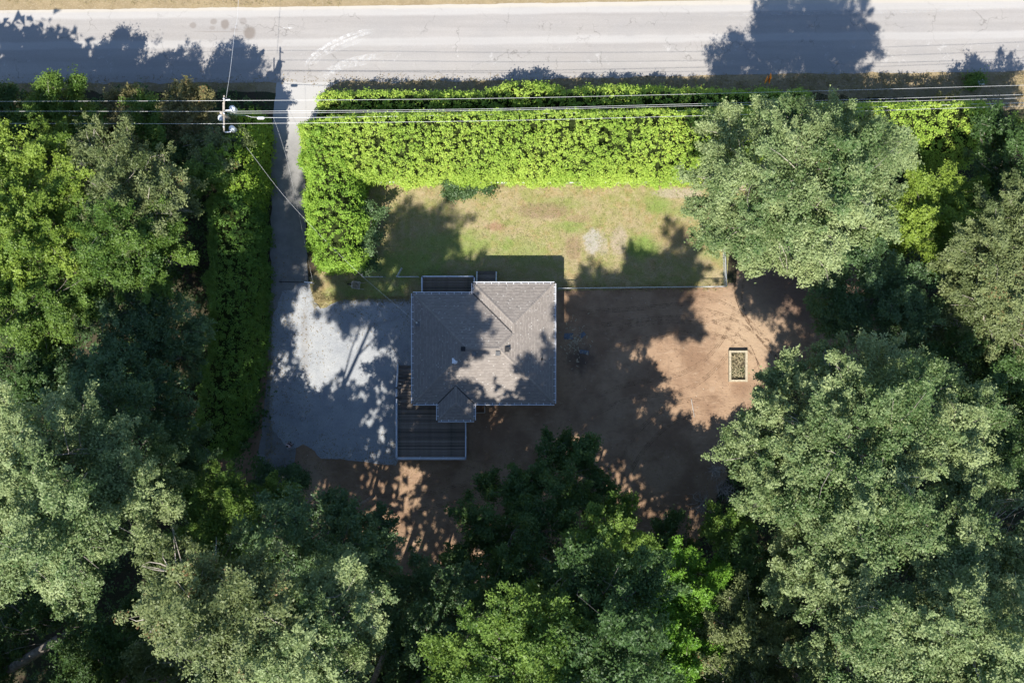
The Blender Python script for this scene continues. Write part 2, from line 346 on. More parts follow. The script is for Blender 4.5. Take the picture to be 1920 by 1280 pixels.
# ------------------------------------------------------------------ house
EZ = 3.7
PT = 0.36
XW, XE, XN = -8.92, 3.81, -3.50
YN2, YN1, YS = 5.22, 4.31, -5.58
PXW, PXE, PYS = -6.66, -3.40, -7.08
house = empty('house', ((XW + XE) / 2, (YN2 + YS) / 2, 0), label='single storey house with grey shingled hip roof and white gutters in the clearing', cat='house')
HX, HY = house.location.x, house.location.y
def hp(o):   # keep world placement under the house empty
    o.location = (o.location.x - HX, o.location.y - HY, o.location.z); o.parent = house; return o

def z_at(d): return EZ + PT * d
hw = (YN1 - YS) / 2
ymid = (YN1 + YS) / 2
rw, re = XW + hw, XE - hw              # ridge ends
nx = (XN + XE) / 2; nw = (XE - XN) / 2; nyap = YN2 - nw
yv = YN1 - nw                           # where wing ridge meets the main slope
pcx = (PXW + PXE) / 2; pw = (PXE - PXW) / 2
pyv = YS + pw                           # porch ridge meets main south slope
slopes = {   # outline in plan, eave direction (unit outward), eave offset value
 'E': ([(XE, YN2), (nx, nyap), (nx, yv), (re, ymid), (XE, YS)], (1, 0), XE),
 'N': ([(XW, YN1), (XN, YN1), (nx, yv), (re, ymid), (rw, ymid)], (0, 1), YN1),
 'W': ([(XW, YN1), (rw, ymid), (XW, YS)], (-1, 0), -XW),
 'S': ([(XW, YS), (rw, ymid), (re, ymid), (XE, YS), (PXE, YS), (pcx, pyv), (PXW, YS)], (0, -1), -YS),
 'WN': ([(XN, YN2), (XE, YN2), (nx, nyap)], (0, 1), YN2),
 'WW': ([(XN, YN2), (nx, nyap), (nx, yv), (XN, YN1)], (-1, 0), -XN),
 'PS': ([(PXW, PYS), (pcx, PYS + pw), (PXE, PYS)], (0, -1), -PYS),
 'PE': ([(PXE, PYS), (pcx, PYS + pw), (pcx, pyv), (PXE, YS)], (1, 0), PXE),
 'PW': ([(PXW, PYS), (PXW, YS), (pcx, pyv), (pcx, PYS + pw)], (-1, 0), -PXW),
}
s = N('asphalt_shingles'); v = s.attr(); n2 = s.noise(40, 3, .8); n1 = s.noise(.6, 5, .6)
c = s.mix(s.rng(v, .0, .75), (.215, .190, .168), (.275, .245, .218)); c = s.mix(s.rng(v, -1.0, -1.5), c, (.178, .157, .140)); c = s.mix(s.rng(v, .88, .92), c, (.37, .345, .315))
c = s.mix(s.math('MULTIPLY', s.rng(n1, .45, .7), .35), c, (.19, .172, .158)); c = s.mul(c, s.math('ADD', s.math('MULTIPLY', n2, .5), .75))
s.bump(n2, .4, .01); M['shingle'] = s.fin(c, .95, .15)

def inside(pt, pl):
    x, y = pt; c = False; n = len(pl)
    for i in range(n):
        x1, y1 = pl[i]; x2, y2 = pl[(i + 1) % n]
        if (y1 > y) != (y2 > y) and x < (x2 - x1) * (y - y1) / (y2 - y1) + x1: c = not c
    return c
def xints(pl, y):
    r = []
    n = len(pl)
    for i in range(n):
        x1, y1 = pl[i]; x2, y2 = pl[(i + 1) % n]
        if (y1 > y) != (y2 > y): r.append((x2 - x1) * (y - y1) / (y2 - y1) + x1)
    r.sort(); return [(r[i], r[i + 1]) for i in range(0, len(r) - 1, 2)]

RR = random.Random(5)
dm = MB()
for key, (pl, (ex, ey), e0) in slopes.items():
    vs = []
    for (x, y) in pl:
        d = e0 - (x * ex + y * ey); vs.append((x, y, z_at(d) - .03))
    dm.add(vs, [tuple(range(len(vs)))], .2)
roof = hp(dm.build('roof', M['shingle']))
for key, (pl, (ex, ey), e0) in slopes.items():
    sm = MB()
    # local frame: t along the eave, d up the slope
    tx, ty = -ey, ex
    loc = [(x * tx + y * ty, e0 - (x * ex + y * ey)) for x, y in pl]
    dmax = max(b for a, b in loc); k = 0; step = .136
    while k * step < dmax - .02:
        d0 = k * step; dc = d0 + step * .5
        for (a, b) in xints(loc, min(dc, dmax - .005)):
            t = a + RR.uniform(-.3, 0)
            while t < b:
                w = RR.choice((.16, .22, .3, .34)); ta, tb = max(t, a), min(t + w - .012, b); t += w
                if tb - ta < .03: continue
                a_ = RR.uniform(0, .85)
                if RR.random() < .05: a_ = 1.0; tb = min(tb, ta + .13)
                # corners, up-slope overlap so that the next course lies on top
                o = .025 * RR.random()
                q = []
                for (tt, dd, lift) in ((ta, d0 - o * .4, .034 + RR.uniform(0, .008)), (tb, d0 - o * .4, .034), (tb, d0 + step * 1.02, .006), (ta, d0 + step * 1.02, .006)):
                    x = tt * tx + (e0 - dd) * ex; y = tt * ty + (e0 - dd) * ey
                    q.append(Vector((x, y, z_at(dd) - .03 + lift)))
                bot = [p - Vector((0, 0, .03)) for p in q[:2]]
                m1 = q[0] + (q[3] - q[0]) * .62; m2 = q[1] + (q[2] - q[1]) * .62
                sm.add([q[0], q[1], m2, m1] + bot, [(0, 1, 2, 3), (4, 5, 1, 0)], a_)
                sm.add([m1, m2, q[2], q[3]], [(0, 1, 2, 3)], -2.0)  # darker granule band, doubling as the shadow line between courses
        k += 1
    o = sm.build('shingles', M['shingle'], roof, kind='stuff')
# caps along hips and ridges
caps = [((XE, YN2), (nx, nyap)), ((XN, YN2), (nx, nyap)), ((nx, nyap), (nx, yv)), ((nx, yv), (re, ymid)), ((rw, ymid), (re, ymid)), ((XW, YN1), (rw, ymid)), ((XW, YS), (rw, ymid)), ((XE, YS), (re, ymid)), ((PXW, PYS), (pcx, PYS + pw)), ((PXE, PYS), (pcx, PYS + pw)), ((pcx, PYS + pw), (pcx, pyv))]
def roof_z(x, y):
    best = -9
    for key, (pl, (ex, ey), e0) in slopes.items():
        if inside((x, y), pl): best = max(best, z_at(e0 - (x * ex + y * ey)))
    if best < 0:
        best = min(z_at(e0 - (x * ex + y * ey)) for key, (pl, (ex, ey), e0) in slopes.items() if key in 'ENWS')
    return best
cm = MB()
for (a, b) in caps:
    A = Vector((*a, 0)); B = Vector((*b, 0)); L = (B - A).length; n = max(2, int(L / .2)); d = (B - A) / L; r = Vector((-d.y, d.x, 0)) * .13
    # heights at ends
    def zz(p):
        c2 = Vector((nx, ymid, 0)); q = Vector(p)
        return max(roof_z(p.x + dx, p.y + dy) for dx in (-.02, .02) for dy in (-.02, .02))
    za, zb = zz(A + d * .05), zz(B - d * .05)
    for i in range(n):
        p = A + d * (L * i / n); q = A + d * (L * (i + 1) / n + .02); z0 = za + (zb - za) * i / n; z1 = za + (zb - za) * (i + 1) / n
        vs = [p - r + Vector((0, 0, z0 - .012)), p + Vector((0, 0, z0 + .038)), p + r + Vector((0, 0, z0 - .012)), q - r + Vector((0, 0, z1 - .03)), q + Vector((0, 0, z1 + .018)), q + r + Vector((0, 0, z1 - .03))]
        cm.add(vs, [(0, 1, 4, 3), (1, 2, 5, 4), (0, 2, 1)], RR.uniform(0, .5))
cm.build('ridge_cap', M['shingle'], roof, kind='stuff')
# valley flashing
M['flash'] = simple('valley_flashing', (.045, .042, .04), .6, .3)
for (a, b, w) in [((XN, YN1), (nx, yv), .13), ((PXW, YS), (pcx, pyv), .1), ((PXE, YS), (pcx, pyv), .1)]:
    m = MB(); A = Vector((*a, EZ + .02)); B = Vector((*b, z_at((YN1 - yv) if b == (nx, yv) else pw) + .02)); d = (B - A).normalized(); r = Vector((-d.y, d.x, 0)).normalized() * w / 2
    m.add([A - r, A + r, B + r, B - r], [(0, 1, 2, 3)]); m.build('valley_flashing', M['flash'], roof)
# walls
foot = [(XW + .45, YN1 - .45), (XN + .45, YN1 - .45), (XN + .45, YN2 - .45), (XE - .45, YN2 - .45), (XE - .45, YS + .45), (XW + .45, YS + .45)]
for i in range(len(foot)):
    a = Vector((*foot[i], 0)); b = Vector((*foot[(i + 1) % len(foot)], 0)); m = MB(); d = (b - a).normalized()
    m.bar(a + Vector((0, 0, 1.82)), b + Vector((0, 0, 1.82)), .14 + i * .004, 3.63)
    wall = hp(m.build('wall', M['siding'])); L = (b - a).length; r = Vector((d.y, -d.x, 0))
    if L > 3:
        for k in range(1, int(L / 3.2) + 1):
            c0 = a + d * (L * k / (int(L / 3.2) + 1)); 
            for sgn in (-1, 1):
                pass
            m = MB(); m.bar(c0 - d * .6 + Vector((0, 0, 1.7)), c0 + d * .6 + Vector((0, 0, 1.7)), .22, 1.1); f = m.build('window', M['white'], wall)
            m = MB(); m.bar(c0 - d * .52 + Vector((0, 0, 1.7)), c0 + d * .52 + Vector((0, 0, 1.7)), .24, .94); m.build('window_pane', M['glass'], wall)
# soffit
m = MB(); zz_ = EZ - .06
for (x0, x1, y0, y1) in [(XW, XE, YS, YN1), (XN, XE, YN1, YN2), (PXW, PXE, PYS, YS)]:
    m.box(x0 + .02, x1 - .02, y0 + .02, y1 - .001, zz_ - .02, zz_)
hp(m.build('soffit', M['white']))
# porch posts
for (x, y) in [(PXW + .2, PYS + .2), (PXE - .2, PYS + .2)]:
    m = MB(); m.box(x - .06, x + .06, y - .06, y + .06, 0.9, EZ - .08); hp(m.build('porch_post', M['white']))
M['ventmat'] = simple('grey_vent', (.12, .12, .12), .5, .4, .3)
# gutters: white channel with small brackets
bk = unitbox('gutter_bracket', M['white'], .2, .035, .02)
runs = [((XE, YN2), (XE, YS)), ((XN, YN2), (XE, YN2)), ((XN, YN1), (XN, YN2)), ((XW, YN1), (XN, YN1)), ((XW, YS), (XW, YN1)), ((XW, YS), (PXW, YS)), ((PXE, YS), (XE, YS)), ((PXW, YS), (PXW, PYS)), ((PXW, PYS), (PXE, PYS)), ((PXE, PYS), (PXE, YS))]
cen = Vector((-2.6, -.6, 0))
for (a, b) in runs:
    A = Vector((*a, 0)); B = Vector((*b, 0)); d = (B - A).normalized(); L = (B - A).length
    mid = (A + B) / 2
    out = Vector((d.y, -d.x, 0))
    # outward = away from roof
    if any(inside(((mid + out * .2).x, (mid + out * .2).y), pl) for pl, _, _ in slopes.values()): out = -out
    m = MB(); z = EZ - .03
    m.bar(A + out * .125 + Vector((0, 0, z)) - d * .0, B + out * .125 + Vector((0, 0, z)) + d * .0, .042, .1)
    mg = MB(); mg.bar(A + out * .05 + Vector((0, 0, z - .05)), B + out * .05 + Vector((0, 0, z - .05)), .12, .012)
    m.bar(A + out * .004 + Vector((0, 0, z - .02)), B + out * .004 + Vector((0, 0, z - .02)), .012, .12)
    g = hp(m.build('gutter', M['white'])); mg.build('gutter_bed', M['ventmat'], g)
    n = int(L / .62)
    for k in range(1, n + 1):
        p = A + d * (L * (k - .5) / n) + out * .03 + Vector((0, 0, z + .045))
        q = inst(bk, 'bracket', p, (0, 0, math.atan2(out.y, out.x)), g)
# vents
def hvent(px, py, w, kind_):
    p = G(px, py, 5.3); z = roof_z(p.x, p.y)
    p = G(px, py, z); m = MB()
    m.box(p.x - w / 2, p.x + w / 2, p.y - w / 2, p.y + w / 2, z - .05, z + .16, .2)
    m.box(p.x - w / 2 - .05, p.x + w / 2 + .05, p.y - w / 2 - .05, p.y + w / 2 + .05, z + .16, z + .2, .4)
    o = hp(m.build('roof_vent', M['ventmat'] if kind_ else M['black']))
M['ventmat'] = simple('grey_vent', (.12, .12, .12), .5, .4, .3)
hvent(868.5, 654, .30, 0); hvent(889, 663.5, .30, 1); hvent(933.5, 662.5, .30, 1); hvent(951, 655, .34, 0)
def pipe(px, py, r, h, mat, name):
    p = G(px, py, 5.0); z = roof_z(p.x, p.y); p = G(px, py, z); m = MB(); m.lathe(p, [(r * 2.2, -.05), (r * 2.0, .03), (r, .05), (r, h), (r * .6, h + .01)], 10)
    return hp(m.build(name, mat))
pipe(853, 677.5, .11, .35, M['white'], 'pipe_vent'); pipe(1016, 673, .05, .3, M['black'], 'pipe_vent')
m = MB(); p = G(850.5, 676.5, 5.0); z = roof_z(p.x, p.y); m.box(p.x - .14, p.x + .02, p.y - .22, p.y + .26, z - .02, z + .05); hp(m.build('vent_flashing', M['white']))
# service mast on the west eave
mp_ = G(781, 605, 4.9)
m = MB(); m.lathe((mp_.x, mp_.y, 0), [(.045, 3.5), (.045, 4.75), (.09, 4.8), (.07, 4.9), (.02, 4.93)], 8); mast = hp(m.build('service_mast', M['galv']))
m = MB(); m.box(mp_.x - .18, mp_.x + .2, mp_.y - .28, mp_.y + .1, EZ + .1, EZ + .3); hp(m.build('mast_flashing', M['ventmat']))
# small basement steps frame south of the house
m = MB()
a = G(893, 762, .3); b = G(909, 774, .3)
m.box(b.x - .03, b.x + .03, b.y, a.y, 0, .5); m.box(a.x, b.x, b.y, b.y + .05, 0, .5); hp(m.build('step_edge', M['siding']))

# ------------------------------------------------------------------ decks
s = N('weathered_boards'); v = s.attr(); gm = s.mp((.5, 9, 1)); n1 = s.noise(2.5, 6, .75, gm); n2 = s.noise(.8, 5, .6)
c = s.mix(s.rng(n1, .35, .7), (.110, .088, .070), (.250, .205, .165)); c = s.mix(s.math('MULTIPLY', s.rng(n2, .5, .7), .6), c, (.06, .066, .05)); oi = s.n('ShaderNodeObjectInfo').outputs['Random']
c = s.mul(c, s.math('ADD', s.math('MULTIPLY', oi, .9), .55)); M['board'] = s.fin(c, .75, .3)
M['rail'] = simple('rail_paint', (.50, .53, .58), .5, .4, 0, .1, 6)
bal = unitbox('baluster', M['rail'], .045, .045, .86)
def deck(name, label, rect, dz, rails, board_dir='x', boards_top=None):
    x0, x1, y0, y1 = rect
    t = empty(name, (x0, y0, 0), label=label, cat='deck')
    m = MB()
    bm_ = unitbox('board', M['board'], x1 - x0, .128, .034)
    y = y0 + .07; 
    while y < y1 - .05:
        inst(bm_, 'board', ((x1 - x0) / 2, y - y0, dz - .017), (0, 0, 0), t); y += .142
    m.box(0, x1 - x0, 0, .05, dz - .24, dz - .04); m.box(0, x1 - x0, y1 - y0 - .05, y1 - y0, dz - .24, dz - .04); m.box(0, .05, .051, y1 - y0 - .051, dz - .24, dz - .04); m.box(x1 - x0 - .05, x1 - x0, .051, y1 - y0 - .051, dz - .24, dz - .04)
    m.build('frame', M['wood'], t)
    for (px_, py_) in [(.1, .1), (x1 - x0 - .1, .1), (.1, y1 - y0 - .1), (x1 - x0 - .1, y1 - y0 - .1)]:
        m = MB(); m.box(px_ - .06, px_ + .06, py_ - .06, py_ + .06, 0, dz - .04); m.build('support_post', M['wood'], t)
    for (a, b, za, zb) in rails: railing(t, a, b, za, zb)
    return t
def railing(t, a, b, za, zb, h=.95):
    """a,b world xy; za,zb floor heights"""
    L0 = t.location
    A = Vector((a[0] - L0.x, a[1] - L0.y, za)); B = Vector((b[0] - L0.x, b[1] - L0.y, zb)); L = (B - A).length; d = (B - A) / L
    m = MB(); m.bar(A + Vector((0, 0, h)), B + Vector((0, 0, h)), .10, .045); m.bar(A + Vector((0, 0, .1)), B + Vector((0, 0, .1)), .05, .045)
    r = m.build('railing', M['rail'], t)
    n = int(L / .125)
    for k in range(1, n):
        p = A + d * (L * k / n); inst(bal, 'baluster', p + Vector((0, 0, .1 + .43)), (0, 0, 0), r)
    n = max(1, round(L / 2.0))
    for k in range(n + 1):
        p = A + d * (L * k / n); m = MB(); m.box(p.x - .055, p.x + .055, p.y - .055, p.y + .055, p.z - .1, p.z + h + .09); m.build('railing_post', M['rail'], t)
DZ = 1.2
def D(px, py, z=DZ + .95): p = G(px, py, z); return (p.x, p.y)
wx0 = D(742, 0)[0]; wx1 = D(874, 0)[0]; dy0 = D(0, 860)[1]; dy1 = D(0, 757)[1] + 1.6
sw = deck('large_deck', 'large dark weathered timber deck with pale railing on the southwest side of the house', (wx0, wx1, dy0, YS + .42), DZ,
     [((wx0 + .05, YS + .42), (wx0 + .05, dy0 + .05), DZ, DZ), ((wx0 + .05, dy0 + .05), (wx1 - .05, dy0 + .05), DZ, DZ), ((wx1 - .05, dy0 + .05), (wx1 - .05, YS + .4), DZ, DZ)])
# narrow walkway and stairs running north along the west wall
sx1 = XW + .42
yk = G(0, 726, DZ)[1]; y_top = YS + .42
L0 = sw.location
bm_ = unitbox('board', M['board'], sx1 - wx0, .128, .034)
y = y_top + .07
while y < yk:
    inst(bm_, 'board', ((sx1 + wx0) / 2 - L0.x, y - L0.y, DZ - .017), (0, 0, 0), sw); y += .142
y = yk + .16; z = DZ; stp = unitbox('step', M['board'], sx1 - wx0 - .04, .27, .045)
for k in range(6):
    z -= .18; inst(stp, 'step', ((sx1 + wx0) / 2 - L0.x, y - L0.y, z), (0, 0, 0), sw); y += .34
for xx in (wx0 + .02, sx1 - .02):
    m = MB(); m.bar((xx - L0.x, yk - L0.y, DZ - .14), (xx - L0.x, y - L0.y, .06), .05, .22); m.build('stringer', M['wood'], sw)
railing(sw, (wx0 + .05, yk), (wx0 + .05, y_top), DZ, DZ); railing(sw, (wx0 + .05, yk), (wx0 + .05, y - .1), DZ, .1)
# second outer rail on the south edge (white band, double)
m = MB(); m.bar((.0, -.09, DZ + .62), (wx1 - wx0, -.09, DZ + .62), .06, .05); m.build('lower_rail', M['rail'], sw)
nx0, nx1 = D(790, 0)[0], D(890, 0)[0]; ny1 = D(0, 517)[1]
nd = deck('small_deck', 'small dark timber deck with pale railing on the north side of the house', (nx0, nx1, YN1 - .42, ny1), DZ,
     [((nx0 + .04, YN1 - .4), (nx0 + .04, ny1 - .05), DZ, DZ), ((nx0 + .04, ny1 - .05), (nx1 - .04, ny1 - .05), DZ, DZ), ((nx1 - .04, ny1 - .05), (nx1 - .04, YN2 + .15), DZ, DZ)])
# north steps
st_x0, st_x1 = D(893.5, 0, 1.2)[0], D(931, 0, 1.2)[0]; st = empty('entry_steps', (st_x0, YN2 - .4, 0), label='short flight of dark timber steps with pale handrails beside the north deck', cat='steps')
stp2 = unitbox('step', M['board'], st_x1 - st_x0 - .06, .34, .05)
yy0 = YN2 - .25; L1 = st.location
for k in range(5):
    inst(stp2, 'step', ((st_x1 - st_x0) / 2, yy0 + k * .36 - L1.y, DZ - .05 - k * .24), (0, 0, 0), st)
ye = G(0, 511, .3)[1]
railing(st, (st_x0 + .03, YN2 - .3), (st_x0 + .03, ye), DZ - .1, .0); railing(st, (st_x1 - .03, YN2 - .3), (st_x1 - .03, ye), DZ - .1, .0)

# ------------------------------------------------------------------ fences
M['mesh'] = simple('chain_wire', (.42, .45, .44), .5, .4, .3)
def chainlink(name, label, pts, h=1.15, gate=False, cat='fence'):
    P = [G(*p) for p in pts]; t = empty(name, P[0], label=label, cat=cat); O = P[0]
    P = [p - O for p in P]
    for a, b in zip(P, P[1:]):
        m = MB(); m.tube([a + Vector((0, 0, h)), b + Vector((0, 0, h))], .035, 6); m.build('top_rail', M['galv'], t)
        L = (b - a).length; d = (b - a) / L; n = max(1, round(L / 2.6))
        for k in range(n + 1):
            p = a + d * (L * k / n); m = MB(); m.tube([p, p + Vector((0, 0, h + .05))], .035, 6); m.build('post', M['galv'], t)
        m = MB(); k = -h
        while k < L:
            for sg in (0, 1):
                u0, u1 = (max(k, 0), min(k + h, L)); z0, z1 = (u0 - k, u1 - k)
                if sg: z0, z1 = h - z0, h - z1
                if u1 - u0 > .05:
                    m.tube([a + d * u0 + Vector((0, 0, z0 * .98)), a + d * u1 + Vector((0, 0, z1 * .98))], .0035, 3, cap=False)
            k += .13
        m.build('wire_mesh', M['mesh'], t, kind='stuff')
    return t
chainlink('chain_link_fence', 'low galvanised chain link fence between the lawn and the bare dirt yard', [(1046, 541.5), (1357, 538), (1352, 380)])
chainlink('chain_link_fence', 'short length of chain link fence by the end of the driveway hedge', [(682, 500), (682, 520), (723, 520)], 1.05)
chainlink('chain_link_fence', 'short panel of chain link fence between the open gate and the north deck', [(746, 520), (786, 520)], 1.05)
chainlink('chain_link_gate', 'small galvanised gate leaf swung open toward the lawn', [(746.5, 519), (755, 504)], 1.05, cat='gate')
chainlink('chain_link_fence', 'low fence rail half hidden under the long hedge beside the lawn', [(712, 345), (1000, 346), (1302, 345)], 1.1)

# driveway bar gate
a = G(588, 531); b = G(528, 529); t = empty('bar_gate', a, label='dark single bar gate across the driveway with a pale post', cat='gate')
m = MB(); m.tube([(0, 0, 0), (0, 0, 1.0)], .07, 8); m.build('post', M['white'], t)
m = MB(); m.tube([(0, 0, .85), (b.x - a.x, b.y - a.y, .8)], .045, 6); m.build('bar', M['black'], t)
m = MB(); m.bar((0, 0, .9), (-.7, .06, .9), .10, .05); m.build('latch_arm', M['white'], t)
m = MB(); m.tube([(b.x - a.x, b.y - a.y, 0), (b.x - a.x, b.y - a.y, .85)], .05, 8); m.build('rest_post', M['black'], t)

# ------------------------------------------------------------------ timber planter frame
p = G(1382.5, 686); t = empty('planter_frame', p, label='rectangular pale timber planter frame full of dry stalks in the dirt yard', cat='planter')
M['pale'] = simple('pale_timber', (.36, .31, .22), .8, .2, 0, .2, 6)
hw_, hl, th, hh = .86, 1.46, .2, .42
for nm, bx in (('plank', (-hw_, -hw_ + th, -hl, hl)), ('plank', (hw_ - th, hw_, -hl, hl)), ('plank', (-hw_ + th + .003, hw_ - th - .003, hl - th, hl - .01)), ('plank', (-hw_ + th + .003, hw_ - th - .003, -hl + .01, -hl + th))):
    m = MB(); m.box(*bx, 0, hh); m.build(nm, M['pale'], t)
m = MB(); R = random.Random(3)
for i in range(230):
    x = R.uniform(-.55, .55); y = R.uniform(-1.2, 1.2); an = R.uniform(0, 6.28); l = R.uniform(.15, .5)
    m.tube([(x, y, .05), (x + math.cos(an) * l * .4, y + math.sin(an) * l * .4, .1 + l * .5), (x + math.cos(an) * l, y + math.sin(an) * l, .1 + l * .6)], [.012, .01, .004], 3, R.random())
M['stalk'] = simple('dry_stalk', (.50, .42, .26), .9, .1, 0, .3, 3)
m.build('dry_stalks', M['stalk'], t, kind='stuff')
m = MB(); m.box(-hw_ + th + .003, hw_ - th - .003, -hl + th, hl - th - .003, 0, .06); m.build('soil', M['floor'], t)

# ------------------------------------------------------------------ wheelbarrow
p = G(669, 535); t = empty('wheelbarrow', p, math.radians(-8), label='beige wheelbarrow standing on the grass by the end of the driveway hedge', cat='wheelbarrow')
M['beige'] = simple('beige_tray', (.42, .38, .32), .6, .3, 0, .2, 5)
m = MB(); top = [(-.42, -.26), (-.3, -.36), (.38, -.38), (.42, -.3), (.42, .3), (.38, .38), (-.3, .36), (-.42, .26)]
vo = [(x, y, .62) for x, y in top]; vi = [(x * .93, y * .93, .61) for x, y in top]; bo = [(x * .6, y * .6, .38) for x, y in top]
n = 8; m.add(vo + vi + bo, [(i, (i + 1) % n, n + (i + 1) % n, n + i) for i in range(n)] + [(n + i, n + (i + 1) % n, 2 * n + (i + 1) % n, 2 * n + i) for i in range(n)] + [tuple(range(2 * n, 3 * n))]); m.build('tray', M['beige'], t)
m = MB(); R = random.Random(9)
for i in range(40):
    x = R.uniform(-.25, .2); y = R.uniform(-.2, .2); m.tube([(x, y, .42), (x + R.uniform(-.15, .15), y + R.uniform(-.15, .15), .52 + R.random() * .08)], .04, 4, R.random())
m.build('load', M['pale'], t, kind='stuff')
for sy in (-1, 1):
    m = MB(); m.tube([(-.72, sy * .06, .2), (-.3, sy * .22, .36), (.45, sy * .28, .5), (.85, sy * .3, .62)], .025, 6); m.build('handle', M['beige'], t)
    m = MB(); m.tube([(.28, sy * .26, .42), (.34, sy * .26, 0)], .022, 6); m.build('leg', M['black'], t)
m = MB(); m.tube([(-.7, -.05, .2), (-.7, .05, .2)], .19, 16); m.build('wheel', M['rubber'], t)

# ------------------------------------------------------------------ orange road sign
M['orange'] = simple('orange_sign', (.85, .27, .02), .5, .3, 0, .05)
p = G(1433.5, 157); t = empty('road_sign', p, label='orange diamond road sign on a thin post beside the road', cat='sign')
m = MB(); m.tube([(0, 0, 0), (0, 0, 2.2)], .03, 6); m.build('post', M['orange'], t)
def plate(cx, cy, cz, hs, rz, name, mat):
    m = MB(); th = .02; pts = [(0, -hs, 0), (0, 0, -hs), (0, hs, 0), (0, 0, hs)]
    c, s_ = math.cos(rz), math.sin(rz); v1 = [(cx + (x - th) * c - y * s_, cy + (x - th) * s_ + y * c, cz + z) for x, y, z in pts]; v2 = [(cx + (x + th) * c - y * s_, cy + (x + th) * s_ + y * c, cz + z) for x, y, z in pts]
    m.add(v1 + v2, [(0, 1, 2, 3), (7, 6, 5, 4), (0, 4, 5, 1), (1, 5, 6, 2), (2, 6, 7, 3), (3, 7, 4, 0)]); m.build(name, mat, t)
plate(.035, 0, 1.75, .52, -.15, 'sign_panel', M['orange']); plate(-.25, -.05, 1.62, .4, -.35, 'sign_panel', M['orange'])
m = MB(); m.bar((-.3, -.05, 1.6), (.05, 0, 1.6), .03, .03); m.build('bracket', M['orange'], t)

# utility box
p = G(1832, 158); t = empty('utility_box', p, label='small pale utility box in the grass beside a little green bush', cat='utility box')
m = MB(); m.box(-.28, .28, -.22, .22, 0, .75); m.build('cabinet', M['white'], t); m = MB(); m.box(-.31, .31, -.25, .25, .75, .8); m.build('lid', M['rail'], t)

# ------------------------------------------------------------------ utility pole and wires
PZ = 9.5
pb = G(416.5, 213, PZ); t = empty('utility_pole', (pb.x, pb.y, 0), label='wooden utility pole with three pale transformers rising out of the trees', cat='utility pole')
m = MB(); m.lathe((0, 0, 0), [(.17, 0), (.14, 8), (.13, PZ + .3)], 10); m.build('pole', M['wood'], t)
for (dx, z, a_, b_) in ((.17, PZ, 1.5, -1.55), (-.17, PZ - .9, 1.15, -1.0)):
    m = MB(); m.bar((dx, a_, z), (dx, b_, z), .1, .12); m.build('crossarm', M['wood'], t)
M['tr'] = simple('transformer_paint', (.72, .74, .76), .35, .5, 0, .08)
for (dx, dy, z, r) in ((.45, .75, PZ - 1.3, .26), (-.48, -.05, PZ - 1.3, .29), (.42, -.95, PZ - 1.3, .26)):
    m = MB(); m.lathe((dx, dy, z), [(r * .9, -.8), (r, -.78), (r, 0), (r * .96, .04), (r * .5, .12), (.05, .14)], 14); o = m.build('transformer', M['tr'], t, True)
    m = MB(); m.lathe((dx + .1, dy + .05, z), [(.06, .1), (.05, .2), (.07, .24), (.04, .36)], 8); m.build('bushing', M['white'], o)
for (dx, dy) in ((.18, 1.2), (.18, -.02), (.18, -1.15)):
    m = MB(); m.lathe((dx, dy, PZ), [(.05, .06), (.07, .1), (.04, .14), (.07, .18), (.03, .24)], 8); m.build('insulator', M['white'], t)
for (dx, dy) in ((.55, 1.25), (.7, .38), (.62, -1.45)):
    m = MB(); m.tube([(.2, dy - .1, PZ - .1), (dx, dy, PZ - .35)], .055, 6); m.build('cutout', M['white'], t)

def wire(label, pts, r=.0115, mat='wire', name='power_line', n=40, group='overhead wires along the road'):
    """pts: (px,py,z) control points -> smooth world curve"""
    P = [G(*p) for p in pts]; out = []
    for i in range(n + 1):
        u = i / n * (len(P) - 1); k = min(int(u), len(P) - 2); u -= k
        p0 = P[k - 1] if k else 2 * P[0] - P[1]; p1 = P[k]; p2 = P[k + 1]; p3 = P[k + 2] if k + 2 < len(P) else 2 * P[-1] - P[-2]
        out.append(.5 * ((2 * p1) + (p2 - p0) * u + (2 * p0 - 5 * p1 + 4 * p2 - p3) * u * u + (3 * p1 - p0 - 3 * p2 + p3) * u ** 3))
    m = MB(); m.tube(out, r, 5); o = m.build(name, M[mat])
    tag(o, label, 'power line', group); return o
wire('northernmost of the parallel overhead wires crossing the whole picture', [(-900, 196, 9.8), (0, 190.5, 9.2), (417, 189, 9.75), (900, 185, 9.0), (1280, 177, 8.4), (1600, 169, 8.3), (1920, 160, 8.5), (2400, 146, 9.2)])
wire('second overhead wire from the north on the pole with transformers', [(-900, 213, 9.8), (0, 209, 9.2), (417, 209, 9.75), (900, 204.5, 9.0), (1280, 195.5, 8.4), (1600, 187, 8.3), (1920, 177.5, 8.5), (2400, 164, 9.2)])
wire('southernmost of the parallel overhead wires crossing the whole picture', [(-900, 236, 9.8), (0, 232, 9.2), (417, 232, 9.75), (900, 227, 9.0), (1280, 218, 8.4), (1600, 209, 8.3), (1920, 199, 8.5), (2400, 186, 9.2)])
wire('overhead wire just below the second one starting right at the pole', [(430, 210, 8.2), (470, 212.5, 8.1), (900, 207.5, 7.6), (1280, 199, 7.4), (1600, 192, 7.45), (1920, 184, 7.6), (2400, 170, 8.1)], .013)
wire('thick low cable carrying a white splice case beside the pole', [(-900, 226, 6.4), (0, 218, 5.6), (417, 215.5, 6.3), (489, 220.5, 6.2), (700, 219, 5.8), (1280, 208, 5.4), (1600, 202, 5.4), (1920, 193, 5.7), (2400, 182, 6.2)], .018)
wire('twisted overhead wire running north from the pole over the road', [(424, 184, 8.7), (432, 130, 8.3), (440, 60, 8.0), (447, 0, 7.9), (455, -300, 8.5)], .013)
